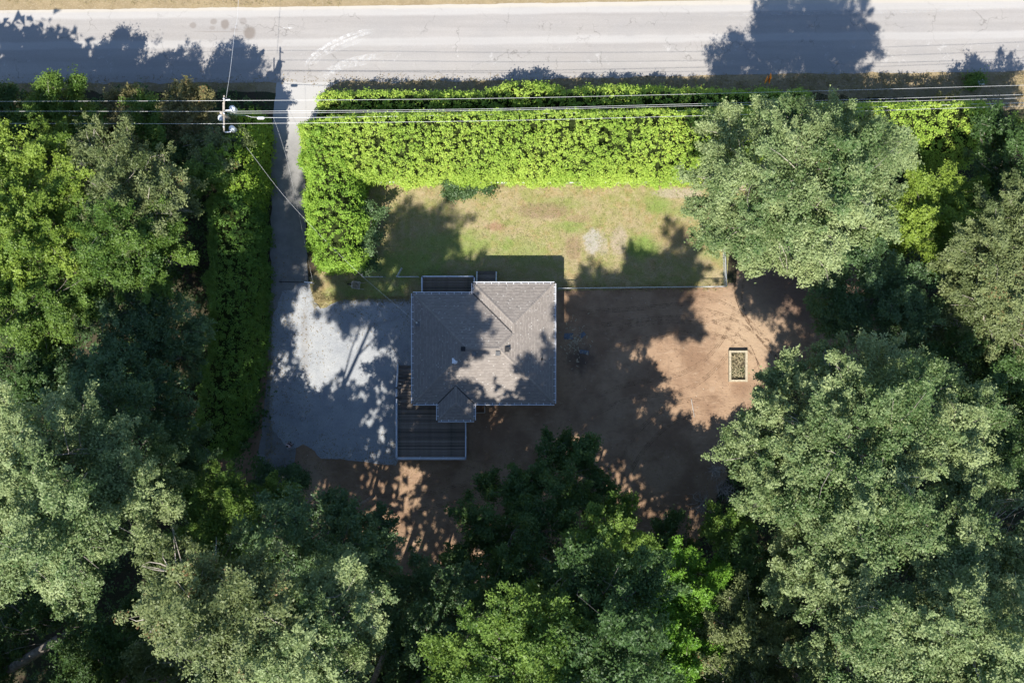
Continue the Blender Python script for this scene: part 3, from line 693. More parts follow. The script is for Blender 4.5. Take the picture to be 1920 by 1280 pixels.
wire('straight service wire running from the pole over the driveway to the house', [(420, 216, 8.0), (475, 293, 7.0), (548, 385, 6.0), (660, 500, 4.8), (mp_.x / ((90 - 4.8) / FPX) + 960, 640 - mp_.y / ((90 - 4.8) / FPX), 4.8)], .008)
wire('thin wire dropping over the driveway from the low cable', [(513, 221, 5.9), (527, 262, 4.8), (541, 312, 3.8), (560, 400, 2.2), (586, 526, 1.0)], .006)
c0 = G(489, 221.5, 6.1); m = MB(); m.tube([c0 + Vector((-.32, 0, 0)), c0 + Vector((-.25, 0, 0)), c0 + Vector((.25, 0, 0)), c0 + Vector((.32, 0, 0))], [.05, .12, .12, .05], 8)
tag(m.build('splice_case', M['white']), 'white splice case hanging on the low cable beside the pole', 'splice case')

# ------------------------------------------------------------------ person (standing, holding a controller)
def person():
    t = empty('person', G(546, 833), math.radians(-35), label='person in a pale pink top standing on the gravel holding something with both hands', cat='person')
    M['skin'] = simple('skin', (.45, .29, .22), .6, .3, 0, .05); M['pink'] = simple('pink_cloth', (.62, .45, .44), .9, .1, 0, .08); M['jeans'] = simple('dark_cloth', (.035, .045, .07), .9, .1, 0, .1); M['hair'] = simple('dark_hair', (.02, .015, .012), .5, .4, 0, .2)
    def skin(name, verts, edges, rads, mat, parent, sub=1, root=0):
        me = bpy.data.meshes.new(name); me.from_pydata(verts, edges, []); me.materials.append(mat); o = bpy.data.objects.new(name, me); COL.objects.link(o); o.parent = parent
        md = o.modifiers.new('skin', 'SKIN'); md.use_smooth_shade = True
        for i, r in enumerate(rads): me.skin_vertices[0].data[i].radius = (r, r) if not hasattr(r, '__len__') else r; me.skin_vertices[0].data[i].use_root = (i == root)
        ms = o.modifiers.new('sub', 'SUBSURF'); ms.levels = sub; ms.render_levels = sub; return o
    # faces +Y ; body: one continuous skinned mesh
    V = [(0, 0, .95), (0, 0, 1.12), (0, 0, 1.32), (0, .0, 1.45), (0, .015, 1.53), (0, .03, 1.60), (0, .045, 1.69)]
    E = [(0, 1), (1, 2), (2, 3), (3, 4), (4, 5), (5, 6)]; R = [(.15, .11), (.13, .1), (.16, .11), (.1, .08), (.055, .055), (.085, .09), (.078, .09)]
    for sx in (-1, 1):
        b = len(V); V += [(sx * .1, 0, .88), (sx * .11, .02, .5), (sx * .12, 0, .1), (sx * .125, .13, .04)]; E += [(0, b), (b, b + 1), (b + 1, b + 2), (b + 2, b + 3)]; R += [.095, .065, .045, .04]
        b = len(V); V += [(sx * .19, 0, 1.42), (sx * .25, .03, 1.16), (sx * .13, .26, 1.14), (sx * .11, .33, 1.15)]; E += [(3, b), (b, b + 1), (b + 1, b + 2), (b + 2, b + 3)]; R += [.055, .042, .03, .03]
        for f in range(4):
            c = len(V); x = sx * (.11 - .02 * (f - 1.5)); V += [(x, .36, 1.16 - f * .006), (x - sx * .012, .395 - abs(f - 1.5) * .006, 1.14)]; E += [(b + 3, c), (c, c + 1)]; R += [.009, .008]
        c = len(V); V += [(sx * .075, .34, 1.17), (sx * .06, .365, 1.175)]; E += [(b + 3, c), (c, c + 1)]; R += [.011, .009]
    skin('body', V, E, R, M['skin'], t)
    Vt = [(0, 0, .93), (0, 0, 1.12), (0, 0, 1.32), (0, 0, 1.46)]; Et = [(0, 1), (1, 2), (2, 3)]; Rt = [(.175, .135), (.155, .125), (.19, .135), (.12, .1)]
    for sx in (-1, 1):
        b = len(Vt); Vt += [(sx * .2, 0, 1.42), (sx * .25, .025, 1.2)]; Et += [(3, b), (b, b + 1)]; Rt += [.075, .06]
    skin('top', Vt, Et, Rt, M['pink'], t)
    Vj = [(0, 0, .95)]; Ej = []; Rj = [(.165, .13)]
    for sx in (-1, 1):
        b = len(Vj); Vj += [(sx * .1, 0, .86), (sx * .11, .02, .5), (sx * .12, 0, .12)]; Ej += [(0, b), (b, b + 1), (b + 1, b + 2)]; Rj += [.115, .085, .065]
    skin('trousers', Vj, Ej, Rj, M['jeans'], t)
    skin('hair', [(0, -.01, 1.60), (0, .0, 1.68), (0, .02, 1.745)], [(0, 1), (1, 2)], [.092, .105, .07], M['hair'], t)
    for sx in (-1, 1):
        m = MB(); m.tube([(sx * .12, -.06, .04), (sx * .125, .05, .045), (sx * .128, .18, .03)], [.045, .05, .035], 8); m.build('shoe', M['black'], t, True)
    o = MB(); o.box(-.09, .09, .33, .42, 1.13, 1.16); q = o.build('remote_control', M['black']); q.parent = None
    q.location = t.location; q.rotation_euler = t.rotation_euler; tag(q, 'small dark device held in the hands of the person on the gravel', 'remote control')
person()

# ------------------------------------------------------------------ rubble and scraps beside the house
m = MB(); R = random.Random(21)
for i in range(150):
    a = R.uniform(0, 6.28); r = abs(R.gauss(0, .85)); x, y = math.cos(a) * r, math.sin(a) * r * 1.5; c0 = G(1078, 640) + Vector((x, y, .02)); q = R.uniform(.03, .1); an = R.uniform(0, 3)
    m.tube([c0, c0 + Vector((math.cos(an) * q * 2.5, math.sin(an) * q * 2.5, q * .6))], q * .5, 5, R.random())
tag(m.build('rubble_heap', M['pale']), 'scattered rubble and sticks on the shaded dirt east of the house', 'rubble', kind='stuff')
M['tarp'] = simple('blue_tarp', (.10, .125, .16), .5, .4, 0, .3, 8)
for k, (px, py, sx_, sy_, lab) in enumerate([(1066, 630, .4, .28, 'larger crumpled blue tarp scrap nearest the east wall of the house'), (1092, 628, .3, .18, 'small crumpled blue tarp scrap at the northeast of the rubble'), (1095, 660, .18, .42, 'narrow crumpled blue tarp scrap above the burnt patch')]):
    m = MB(); R = random.Random(k); g = 9; c0 = G(px, py)
    vs = [((i / (g - 1) - .5) * 2 * sx_ * R.uniform(.85, 1.15), (j / (g - 1) - .5) * 2 * sy_ * R.uniform(.85, 1.15), .02 + .05 * R.random()) for j in range(g) for i in range(g)]
    m.add(vs, [(j * g + i, j * g + i + 1, (j + 1) * g + i + 1, (j + 1) * g + i) for j in range(g - 1) for i in range(g - 1)]); o = m.build('tarp_scrap', M['tarp']); o.location = c0; o.rotation_euler = (0, 0, k * .7); tag(o, lab, 'tarp', 'blue tarp scraps')
m = MB(); m.tube([G(734, 648, .03), G(744, 662, .05), G(750, 672, .06), G(756, 684, .03)], .02, 5); tag(m.build('strand', M['twig']), 'thin pale curved stick lying on the gravel by the house', 'strand')  # thin pale curved line on the gravel, modelled as a tube
m = MB(); m.tube([G(1296, 748, .05), G(1300, 770, .06), G(1302, 782, .05)], .045, 5); tag(m.build('branch', M['twig']), 'straight pale branch lying on the shaded dirt', 'branch')

# clods and stones on the dirt
m = MB(); R = random.Random(4)
for i in range(1500):
    px = R.uniform(1045, 1520); py = R.uniform(548, 1010)
    if R.random() < .3: px = R.uniform(560, 1050); py = R.uniform(880, 1060)
    c0 = G(px, py, .01); q = R.uniform(.02, .07); m.add([c0 + Vector((-q, -q, 0)), c0 + Vector((q, -q * .8, 0)), c0 + Vector((q * .9, q, 0)), c0 + Vector((-q, q * .7, 0)), c0 + Vector((R.uniform(-.02, .02), 0, q))], [(0, 1, 4), (1, 2, 4), (2, 3, 4), (3, 0, 4)], R.random())
tag(m.build('clods', M['dirt']), 'scattered clods and small stones over the bare dirt yard', 'clods', kind='stuff')

# ------------------------------------------------------------------ foliage
def rnd_unit(r, n):
    v = r.normal(size=(n, 3)); return v / np.linalg.norm(v, axis=1)[:, None]

def leaf_mesh(name, C, O, rad, per, size, mat, r, parent=None, aspect=.66, upb=.7, vclump=None, flat=.7, kind=None, spread=1.0):
    assert len(C) == len(O) == len(rad)
    """C clump centres, O outward dirs, rad clump radii, per leaves per clump"""
    n = len(C); idx = np.repeat(np.arange(n), per); m = len(idx)
    off = r.normal(size=(m, 3)) * .42 * spread; off[:, 2] *= flat
    # stretch every clump along its outward direction into a spray
    o = O[idx]; al = (off * o).sum(1)[:, None]; off = off + o * al * .5
    P = C[idx] + off * rad[idx][:, None]
    cn = rnd_unit(r, n)[idx]; nrm = rnd_unit(r, m) * .72 + cn * .5 + o * .40 + np.array([0, 0, upb]); nrm /= np.linalg.norm(nrm, axis=1)[:, None]
    t = np.cross(nrm, rnd_unit(r, m)); t /= np.linalg.norm(t, axis=1)[:, None] + 1e-9; b = np.cross(nrm, t)
    L = size * r.uniform(.65, 1.3, m)[:, None]; Wd = L * aspect
    V = np.empty((m, 3, 3), dtype=np.float32)
    V[:, 0] = P - t * L * .45 - b * Wd * .5; V[:, 1] = P + t * L * .6 - nrm * L * .08; V[:, 2] = P - t * L * .3 + b * Wd * .55
    V[:, :, 2] = np.maximum(V[:, :, 2], .03)
    me = bpy.data.meshes.new(name); me.vertices.add(m * 3); me.vertices.foreach_set('co', V.ravel())
    me.loops.add(m * 3); me.loops.foreach_set('vertex_index', np.arange(m * 3, dtype=np.int32))
    me.polygons.add(m); me.polygons.foreach_set('loop_start', np.arange(0, m * 3, 3, dtype=np.int32))
    me.update(calc_edges=True)
    vc = vclump if vclump is not None else r.uniform(0, 1, n)
    val = np.clip(vc[idx] * .6 + r.uniform(0, .4, m), 0, 1).astype(np.float32)
    at = me.attributes.new('v', 'FLOAT', 'FACE'); at.data.foreach_set('value', val)
    me.materials.append(mat); o_ = bpy.data.objects.new(name, me); COL.objects.link(o_)
    if parent is not None: o_.parent = parent
    if kind: o_['kind'] = kind
    return o_

ST = {   # material, leaf size, clump radius, leaves per clump, clumps per r^2
 'silver': (leafmat('leaves_silver', (.045, .105, .024), (.370, .430, .195), .50, .30, .28), .172, .58, 70, 5.9),
 'green':  (leafmat('leaves_green', (.038, .092, .014), (.200, .300, .055), .5, .35, .28), .175, .58, 66, 5.9),
 'yellow': (leafmat('leaves_yellow', (.080, .150, .018), (.300, .400, .065), .5, .38, .28), .19, .56, 60, 5.9),
 'olive':  (leafmat('leaves_olive', (.060, .090, .026), (.235, .270, .110), .5, .28, .28, (.22, .13, .06)), .175, .56, 58, 5.7),
 'teal':   (leafmat('leaves_teal', (.032, .075, .026), (.130, .205, .080), .45, .28, .35), .19, .60, 54, 5.8),
 'dark':   (leafmat('leaves_dark', (.024, .058, .014), (.085, .150, .040), .5, .28, .3), .195, .60, 54, 5.4),
 'lime':   (leafmat('leaves_lime', (.080, .200, .020), (.220, .400, .050), .45, .38, .3), .19, .56, 58, 5.9),
 'rust':   (leafmat('leaves_rust', (.095, .100, .036), (.27, .230, .095), .55, .28, .3, (.30, .15, .07)), .165, .46, 46, 7.0),
}
def bend(a, b, r, n=5, amp=.12):
    a = np.array(a); b = np.array(b); L = np.linalg.norm(b - a); w = r.normal(size=3) * amp * L
    return [Vector(a + (b - a) * t + w * math.sin(math.pi * t) * .5 + np.array([0, 0, L * .06 * math.sin(math.pi * t)])) for t in np.linspace(0, 1, n)]

NT = [0]
def tree(name, label, lobes, style, cat='tree', base=None, dens=1.0, group=None, trunk_r=None, twigs=14, low=.35):
    NT[0] += 1; r = np.random.default_rng(100 + NT[0])
    mat, ls, cr, per, kk = ST[style]
    lobes = [(a, b, z * (1.12 if z > 3 else 1), rr * .90) for a, b, z, rr in lobes]; Cs = np.array([list(G(a, b, z)) for a, b, z, rr in lobes]); Rs = np.array([rr for *_, rr in lobes])
    w = Rs ** 2; cen = (Cs * w[:, None]).sum(0) / w.sum()
    bx = G(*base) if base else Vector((cen[0], cen[1], 0))
    t = empty(name, (bx[0], bx[1], 0), label=label, cat=cat, group=group)
    org = np.array([bx[0], bx[1], 0.0])
    C = []; O = []; Rd = []; vc = []
    axis = np.array([bx[0], bx[1], max(1.0, cen[2] * .45)]) * .5 + np.array([cen[0], cen[1], max(1.0, cen[2] * .45)]) * .5
    tips = []
    for c, R in zip(Cs, Rs):
        c = c + np.array([0, 0, r.normal() * R * .25]); lv = r.normal() * .22
        # leafy middle
        n = int(kk * R * R * dens * .42) + 4; u = rnd_unit(r, n); u[:, 2] = np.abs(u[:, 2]) - .3
        C.append(c + u * (R * r.uniform(.25, .78, n))[:, None] * np.array([1, 1, .6])); O.append(u); Rd.append(cr * r.uniform(.7, 1.3, n)); vc.append(np.clip(.35 + lv + r.normal(size=n) * .15, 0, 1))
        # boughs radiating out of it, feathering to a point
        nb = int(4 + R * 2.7)
        for k in range(nb):
            u = rnd_unit(r, 1)[0]; rad_ = c - axis; rad_ = rad_ / (np.linalg.norm(rad_) + 1e-6)
            d = u * .9 + rad_ * .65; d[2] = d[2] * .45 + .12; d /= np.linalg.norm(d); L = R * r.uniform(.75, 1.3)
            a0 = c + np.array([u[0], u[1], abs(u[2])]) * R * .30; up = r.uniform(.0, .25) * L
            m_ = int((2.9 + R * .5) * L * dens) + 3; tt = r.uniform(0.05, 1, m_) ** .85
            q = a0 + d * (tt * L)[:, None]; q[:, 2] += up * tt - .25 * L * tt * tt
            w_ = (.20 * L * (1 - .75 * tt) + .12)[:, None]; q += r.normal(size=(m_, 3)) * w_ * np.array([1, 1, .45])
            C.append(q); O.append(np.tile(d * .9 + np.array([0, 0, .4]), (m_, 1))); Rd.append(cr * (1.05 - .5 * tt) * r.uniform(.7, 1.2, m_))
            vc.append(np.clip(.45 + lv + .22 * r.normal() + .25 * (tt - .5) + r.normal(size=m_) * .1, 0, 1)); tips.append((c, a0 + d * L * .8))
    C = np.concatenate(C); O = np.concatenate(O); Rd = np.concatenate(Rd); vc = np.concatenate(vc)
    C[:, 2] = np.maximum(C[:, 2], .3)
    leaf_mesh('crown', C - org, O, Rd, int(per * 1.0), ls, mat, r, t, vclump=vc)
    top = cen[2]; H = max(Cs[:, 2]); tr = trunk_r or max(.06, H * .0075)
    m = MB()
    path = bend((0, 0, 0), (cen[0] - org[0], cen[1] - org[1], top * .95), r, 7, .05); m.tube(path, [tr * (1 - .09 * i) for i in range(7)], 8)
    m.build('trunk', M['bark'], t)
    m = MB()
    for c, R in zip(Cs, Rs):
        st = path[int(r.integers(3, 6))]; q = c - org; lp = bend(st, q, r, 5, .15); m.tube(lp, [tr * .34, tr * .28, tr * .22, tr * .16, tr * .10], 5, r.random())
        k = min(len(C), twigs); 
        mine = [tp_ for cc, tp_ in tips if np.linalg.norm(cc[:2] - c[:2]) < .01]
        for _ in range(k):
            u = rnd_unit(r, 1)[0]; u[2] = abs(u[2]) * .6; e = q + u * R * r.uniform(.8, 1.05) * np.array([1, 1, .72])
            if mine and r.random() < .75: e = mine[int(r.integers(len(mine)))] - org
            tp = bend(lp[int(r.integers(2, 5))], e, r, 4, .2); m.tube(tp, [tr * .16 + .012, tr * .11 + .010, .018, .008], 3, r.random(), cap=False)
    m.build('branches', M['bark'] if style not in ('olive', 'silver') else M['twig'], t)
    return t

# --- big trees and their lobes: (pixel x, pixel y, height, radius in m)
tree('broadleaf_tree', 'huge silvery green tree overhanging the northeast corner of the lawn fence',
  [(1478, 222, 19, 1.3), (1576, 225, 19.5, 1.2), (1432, 222, 15, 1.9), (1375, 262, 12, 2.4), (1352, 320, 13, 2.4), (1470, 270, 15, 2.8), (1535, 235, 9, 1.7), (1420, 330, 17, 3.2), (1505, 330, 19, 3.4), (1590, 270, 17, 3.0), (1600, 330, 20, 3.4), (1650, 285, 16, 2.2), (1350, 395, 13, 2.2), (1400, 430, 14, 2.6), (1470, 420, 17, 3.0), (1550, 410, 18, 3.0), (1630, 380, 17, 2.6), (1440, 480, 11, 1.8), (1520, 480, 13, 2.0), (1340, 440, 11, 1.4)], 'silver', base=(1425, 400), dens=.88)
tree('broadleaf_tree', 'very large silvery green tree with its tip just south of the timber planter frame',
  [(1640, 690, 16, 2.4), (1560, 700, 15, 2.2), (1480, 722, 16, 2.0), (1425, 778, 16.5, 1.9), (1500, 790, 18, 3.2), (1600, 760, 19, 3.2), (1700, 730, 18, 2.6), (1780, 740, 16, 2.2), (1830, 780, 15, 2.2), (1690, 800, 21, 3.4), (1780, 820, 18, 2.8), (1402, 845, 17.5, 2.2), (1470, 870, 18, 3.0), (1580, 860, 22, 3.6), (1680, 890, 22, 3.2), (1440, 940, 17.5, 2.6), (1530, 950, 20, 3.2), (1620, 960, 22, 3.2), (1780, 890, 17, 2.4)], 'silver', base=(1530, 770))
tree('broadleaf_tree', 'large silvery tree at the bottom right corner filling the frame edge',
  [(1760, 980, 20, 3.2), (1850, 950, 18, 3.0), (1900, 900, 16, 2.6), (1880, 1040, 20, 3.4), (1800, 1080, 22, 3.6), (1900, 1150, 22, 3.4), (1820, 1190, 24, 3.6), (1920, 1250, 24, 3.4), (1840, 1290, 24, 3.4)], 'silver', base=(1690, 970))
tree('broadleaf_tree', 'grey green tree at the bottom edge just left of the bottom right corner tree',
  [(1500, 1010, 16, 2.4), (1560, 1050, 19, 3.0), (1650, 1040, 20, 3.0), (1500, 1090, 17, 2.4), (1580, 1130, 21, 3.2), (1680, 1120, 22, 3.2), (1620, 1210, 23, 3.4), (1710, 1220, 24, 3.4), (1560, 1220, 20, 2.6), (1690, 1300, 24, 3.2)], 'silver', base=(1490, 970))
tree('broadleaf_tree', 'bright yellow green tree beside the silvery tree at the upper right',
  [(1680, 400, 8, 2.8), (1740, 375, 8, 2.8), (1795, 378, 7.5, 2.2), (1760, 430, 8, 2.6), (1700, 455, 7.5, 2.2), (1650, 430, 8, 1.8), (1750, 480, 7, 1.6)], 'yellow', base=(1640, 450))
tree('broadleaf_tree', 'mid green tree in half shade east of the bare dirt strip',
  [(1620, 495, 11, 2.2), (1560, 540, 9, 2.2), (1640, 560, 10, 2.6), (1590, 600, 8, 2.2), (1690, 530, 10, 2.4), (1670, 610, 9, 2.2), (1730, 580, 10, 2.4), (1545, 590, 7, 1.5)], 'teal', base=(1580, 560))
tree('broadleaf_tree', 'olive green tree at the right edge with bare grey limbs showing',
  [(1860, 420, 13, 2.4), (1830, 470, 13, 2.4), (1900, 470, 14, 2.8), (1800, 500, 12, 2.0), (1870, 520, 13, 2.4), (1930, 400, 13, 2.6)], 'olive', twigs=30, base=(1750, 490))
tree('broadleaf_tree', 'lower olive tree at the right edge below the bare grey limbs',
  [(1830, 570, 12, 2.2), (1890, 580, 13, 2.6), (1850, 610, 11, 2.2), (1790, 560, 10, 1.8), (1920, 620, 12, 2.4), (1760, 620, 9, 1.7)], 'olive', twigs=26, base=(1760, 580))
tree('broadleaf_tree', 'dark shaded tree at the right edge above the very large silvery tree', [(1780, 660, 10, 2.2), (1850, 670, 10, 2.6), (1910, 690, 11, 2.6), (1840, 720, 9, 2.0)], 'dark')
tree('broadleaf_tree', 'dark shaded tree at the right edge in the gap between two silvery crowns', [(1890, 770, 9, 2.4), (1900, 830, 9, 2.4), (1860, 860, 8, 1.8), (1930, 740, 9, 2.2)], 'dark')
tree('broadleaf_tree', 'dark small tree in the shade at the upper right corner below the wires', [(1870, 260, 8, 2.2), (1920, 290, 9, 2.6), (1870, 330, 8, 2.2), (1920, 360, 9, 2.2), (1860, 380, 7, 1.8)], 'dark', twigs=24)
tree('broadleaf_tree', 'little bright green tree poking up at the right edge near the top', [(1905, 245, 8, 1.1), (1888, 268, 7, .9)], 'green')
# left side
tree('broadleaf_tree', 'large yellow green tree at the left edge north of the centre line',
  [(40, 300, 12, 3.0), (100, 290, 11, 2.4), (20, 370, 14, 3.2), (95, 370, 13, 2.9), (50, 440, 14, 3.2), (120, 450, 13, 2.6), (30, 500, 13, 2.6), (150, 390, 12, 2.1), (-30, 420, 14, 3.2)], 'yellow', base=None)
tree('broadleaf_tree', 'grey olive twiggy tree between the yellow green tree and the dark hedge',
  [(190, 300, 12, 2.4), (250, 290, 12, 2.2), (220, 350, 14, 2.9), (290, 340, 13, 2.6), (265, 400, 14, 2.5), (180, 365, 13, 2.1), (320, 385, 11, 1.9)], 'olive', twigs=30)
tree('broadleaf_tree', 'bright green tree just south of the grey olive tree on the left side',
  [(215, 440, 15, 2.4), (270, 450, 14, 2.6), (310, 470, 12, 2.0), (240, 500, 13, 2.4), (180, 490, 13, 2.0), (300, 520, 11, 1.7)], 'green')
tree('broadleaf_tree', 'mid green tree at the left edge below the large yellow green tree',
  [(40, 570, 14, 2.6), (100, 550, 14, 2.6), (160, 560, 12, 2.2), (80, 610, 12, 2.2), (-10, 610, 14, 2.6)], 'green')
tree('broadleaf_tree', 'dark bluish shaded tree with bare limbs west of the driveway hedge',
  [(200, 600, 11, 2.3), (260, 580, 11, 2.2), (310, 590, 10, 2.2), (230, 650, 11, 2.2), (290, 640, 10, 2.2), (350, 620, 9, 1.8), (340, 670, 8, 1.6)], 'teal', twigs=28)
tree('broadleaf_tree', 'dark tree with bare pale twigs at the left edge below the middle', [(50, 670, 12, 2.6), (110, 660, 10, 2.0), (40, 740, 13, 2.4), (110, 720, 11, 1.8)], 'dark', twigs=40)
tree('broadleaf_tree', 'deep green tree directly south of the dark bluish tree on the left',
  [(200, 720, 13, 2.6), (270, 720, 12, 2.6), (170, 770, 15, 2.6), (250, 780, 15, 2.8), (330, 770, 12, 2.4), (350, 840, 8.5, 2.2), (300, 840, 9, 2.4), (130, 700, 12, 2.0)], 'teal', base=(360, 750), twigs=22)
tree('broadleaf_tree', 'huge bright green tree filling the lower left with its crown against the left edge',
  [(50, 830, 22, 3.4), (130, 850, 22, 3.2), (210, 870, 21, 3.0), (280, 880, 14, 2.6), (30, 920, 24, 3.6), (120, 940, 25, 3.6), (205, 940, 23, 3.0), (290, 940, 14, 2.5), (60, 1010, 24, 3.2), (130, 1030, 24, 2.8), (190, 1000, 22, 2.2), (120, 1080, 22, 2.0), (20, 1070, 23, 2.2), (-40, 960, 24, 3.4)], 'silver', base=(330, 840))
tree('broadleaf_tree', 'dark green tree with a few yellow tips just below the end of the driveway',
  [(400, 930, 9, 2.5), (460, 940, 9, 2.3), (520, 930, 7, 1.7), (370, 990, 10, 2.8), (440, 1010, 11, 3.0), (510, 990, 10, 2.3), (350, 900, 8, 2.0), (490, 1050, 12, 2.3)], 'green', base=(520, 890))
tree('broadleaf_tree', 'tall olive green tree at the lower left between two brighter silvery crowns',
  [(330, 1070, 25, 2.6), (400, 1080, 28, 2.8), (310, 1150, 25, 2.2), (370, 1140, 30, 2.8), (440, 1110, 29, 2.6), (430, 1170, 31, 2.6), (480, 1130, 29, 2.2), (330, 1110, 26, 2.2)], 'olive', base=(530, 960))
tree('broadleaf_tree', 'tallest silvery white green tree at the bottom left of centre by the lower edge',
  [(540, 1110, 24, 2.6), (600, 1120, 26, 2.6), (660, 1130, 26, 2.2), (500, 1170, 27, 3.0), (570, 1190, 28, 3.0), (650, 1200, 22, 2.4), (490, 1240, 27.5, 3.3), (560, 1260, 28, 3.2), (630, 1270, 24, 2.2), (640, 1090, 21, 1.8), (670, 1060, 15, 1.6)], 'silver')
tree('broadleaf_tree', 'dark teal tree in the shade southwest of the sunlit dirt patch',
  [(600, 960, 13, 2.2), (660, 980, 15, 2.2), (570, 1020, 19, 2.4), (508, 1003, 20, 2.3), (640, 1040, 18, 2.6), (700, 1050, 17, 2.0), (540, 960, 17, 1.7), (720, 990, 13, 1.3)], 'teal', base=(700, 930), twigs=24)
tree('broadleaf_tree', 'dark shaded tree in the bottom left corner above the thick leaning trunk', [(40, 1150, 14, 2.6), (120, 1140, 13, 2.2), (190, 1180, 14, 2.4), (160, 1240, 14, 2.4), (240, 1230, 15, 2.4), (20, 1230, 12, 1.8), (270, 1160, 13, 2.0)], 'dark')
tree('broadleaf_tree', 'twiggy olive tree at the bottom edge right of the bottom left corner', [(300, 1240, 16, 2.2), (360, 1260, 18, 2.4), (430, 1265, 18, 2.0)], 'olive', twigs=34)
# bottom centre
tree('broadleaf_tree', 'dark bushy tree standing in the shaded dirt southeast of the large deck',
  [(1040, 850, 8, 1.9), (1095, 870, 8, 1.9), (1000, 900, 9, 2.2), (1060, 920, 10, 2.4), (960, 930, 9, 1.8), (920, 910, 7, 1.3), (1110, 930, 9, 1.8)], 'dark', base=(1010, 850))  # darker leaf colour stands in for part of this tree's shade
tree('broadleaf_tree', 'dark shaded tree below the dark bushy tree near the sunlit dirt patch',
  [(900, 990, 10, 2.2), (960, 1000, 12, 2.6), (1020, 1000, 12, 2.4), (930, 1060, 13, 2.6), (1000, 1070, 14, 2.6), (870, 1050, 10, 1.8)], 'dark')
tree('broadleaf_tree', 'tree with one sunlit yellow green bough pointing at the dark dirt', [(1160, 955, 12, 1.3), (1110, 1000, 13, 1.8), (1160, 1005, 14, 1.7), (1195, 1015, 13, 1.1), (1090, 1050, 13, 2.2)], 'green')
tree('broadleaf_tree', 'tall fresh green tree at the bottom edge right of the middle of the picture',
  [(1000, 1170, 27, 2.6), (945, 1185, 26, 2.2), (1040, 1220, 28, 2.6), (885, 1245, 25, 2.6), (960, 1260, 28, 2.8), (1020, 1130, 24, 1.6), (1060, 1270, 28, 2.6), (900, 1310, 26, 3.0), (980, 1330, 28, 3.0), (1080, 1325, 28, 3.0)], 'green', base=(980, 1030))
tree('broadleaf_tree', 'dark teal tree at the bottom edge left of the tall fresh green one', [(780, 1110, 12, 2.6), (850, 1130, 13, 2.6), (800, 1190, 14, 2.6), (740, 1170, 13, 2.2), (770, 1250, 14, 2.6), (830, 1260, 15, 2.2)], 'teal')
tree('broadleaf_tree', 'tall green tree, leaves darkened for shade, with a few lit tips right of the tall fresh green tree',
  [(1110, 1100, 25, 2.8), (1170, 1120, 27, 2.8), (1090, 1160, 26, 2.6), (1160, 1190, 28, 3.0), (1120, 1250, 28, 2.8), (1200, 1250, 27, 2.4)], 'dark', base=(1070, 1000))  # darker leaf colour in place of shade that nothing casts here
tree('broadleaf_tree', 'vivid lime green tree at the bottom beside the dead brush', [(1285, 1075, 11, 2.0), (1310, 1110, 11.5, 2.4), (1260, 1120, 12, 2.1), (1290, 1155, 12, 2.0), (1340, 1080, 10, 1.7)], 'lime', base=None)
tree('broadleaf_tree', 'second vivid lime green tree at the bottom edge below the first', [(1215, 1150, 12, 1.0), (1240, 1215, 14, 2.5), (1290, 1230, 14, 2.5), (1220, 1260, 15, 2.3), (1310, 1270, 13, 2.0)], 'lime', base=None)
tree('broadleaf_tree', 'grey olive tree at the bottom edge between the lime green trees and the silvery one', [(1390, 1160, 13, 2.8), (1430, 1200, 14, 2.6), (1370, 1230, 14, 3.0), (1430, 1260, 15, 2.6), (1360, 1290, 15, 2.6)], 'olive', twigs=26)
tree('broadleaf_tree', 'dark shaded tree south of the end of the dirt yard', [(1200, 1050, 9, 2.2), (1260, 1010, 8, 1.8), (1240, 1060, 9, 2.0), (1360, 1040, 9, 2.0), (1400, 1100, 10, 2.2), (1440, 1060, 9, 2.0)], 'dark')
tree('broadleaf_tree', 'small green tree beside the dead brush east of the dark dirt', [(1345, 985, 8, 1.4), (1375, 1000, 9, 1.5), (1390, 970, 9, 1.0)], 'green', twigs=24)
# road side small trees
tree('small_tree', 'little light green tree with two pointed tips at the edge of the road shade', [(95, 165, 7.5, .9), (85, 190, 6.5, 1.3), (110, 195, 6, 1.4), (75, 205, 5, 1.2), (95, 150, 8, .45)], 'green')
tree('small_tree', 'slim light green sapling right of the little two tipped tree by the road', [(148, 160, 7, .7), (145, 185, 6, .9), (150, 205, 5, 1.0)], 'green')
tree('small_tree', 'dark little tree at the top left corner under the wires', [(10, 180, 7, .8), (20, 215, 6, 1.6), (40, 240, 6, 1.8), (-20, 200, 6, 1.7)], 'dark')
tree('small_tree', 'dark green little tree at the left below the two tipped tree', [(100, 235, 6, 1.9), (150, 240, 6, 1.8), (60, 225, 6, 1.5)], 'green')
tree('small_tree', 'rusty green little tree beside the road between the sapling and the pole', [(215, 200, 5.5, 1.2), (250, 195, 5.5, 1.3), (235, 225, 5.5, 1.6), (200, 235, 5, 1.5)], 'rust')
tree('small_tree', 'mid green little tree just left of the rusty shrub beside the pole', [(285, 215, 5.5, 1.3), (275, 245, 5.5, 1.6), (310, 250, 5.5, 1.6), (265, 200, 5.5, 1.0)], 'green')
tree('small_tree', 'rusty yellow little tree hard against the left side of the utility pole', [(330, 190, 6, 1.2), (365, 180, 6.5, 1.1), (385, 195, 6.5, 1.2), (350, 215, 6, 1.5), (380, 225, 6, 1.3), (345, 235, 5.5, 1.5)], 'rust')
tree('small_tree', 'dull olive green little tree just south of the utility pole', [(400, 260, 6.5, 1.6), (370, 270, 6.5, 1.5), (430, 255, 6.5, 1.3), (400, 290, 7, 1.5)], 'olive')
tree('small_tree', 'bright green bush tree between the grey olive tree and the driveway hedge', [(375, 310, 7.5, 1.5), (395, 335, 7.5, 1.4), (365, 340, 7, 1.1)], 'green')
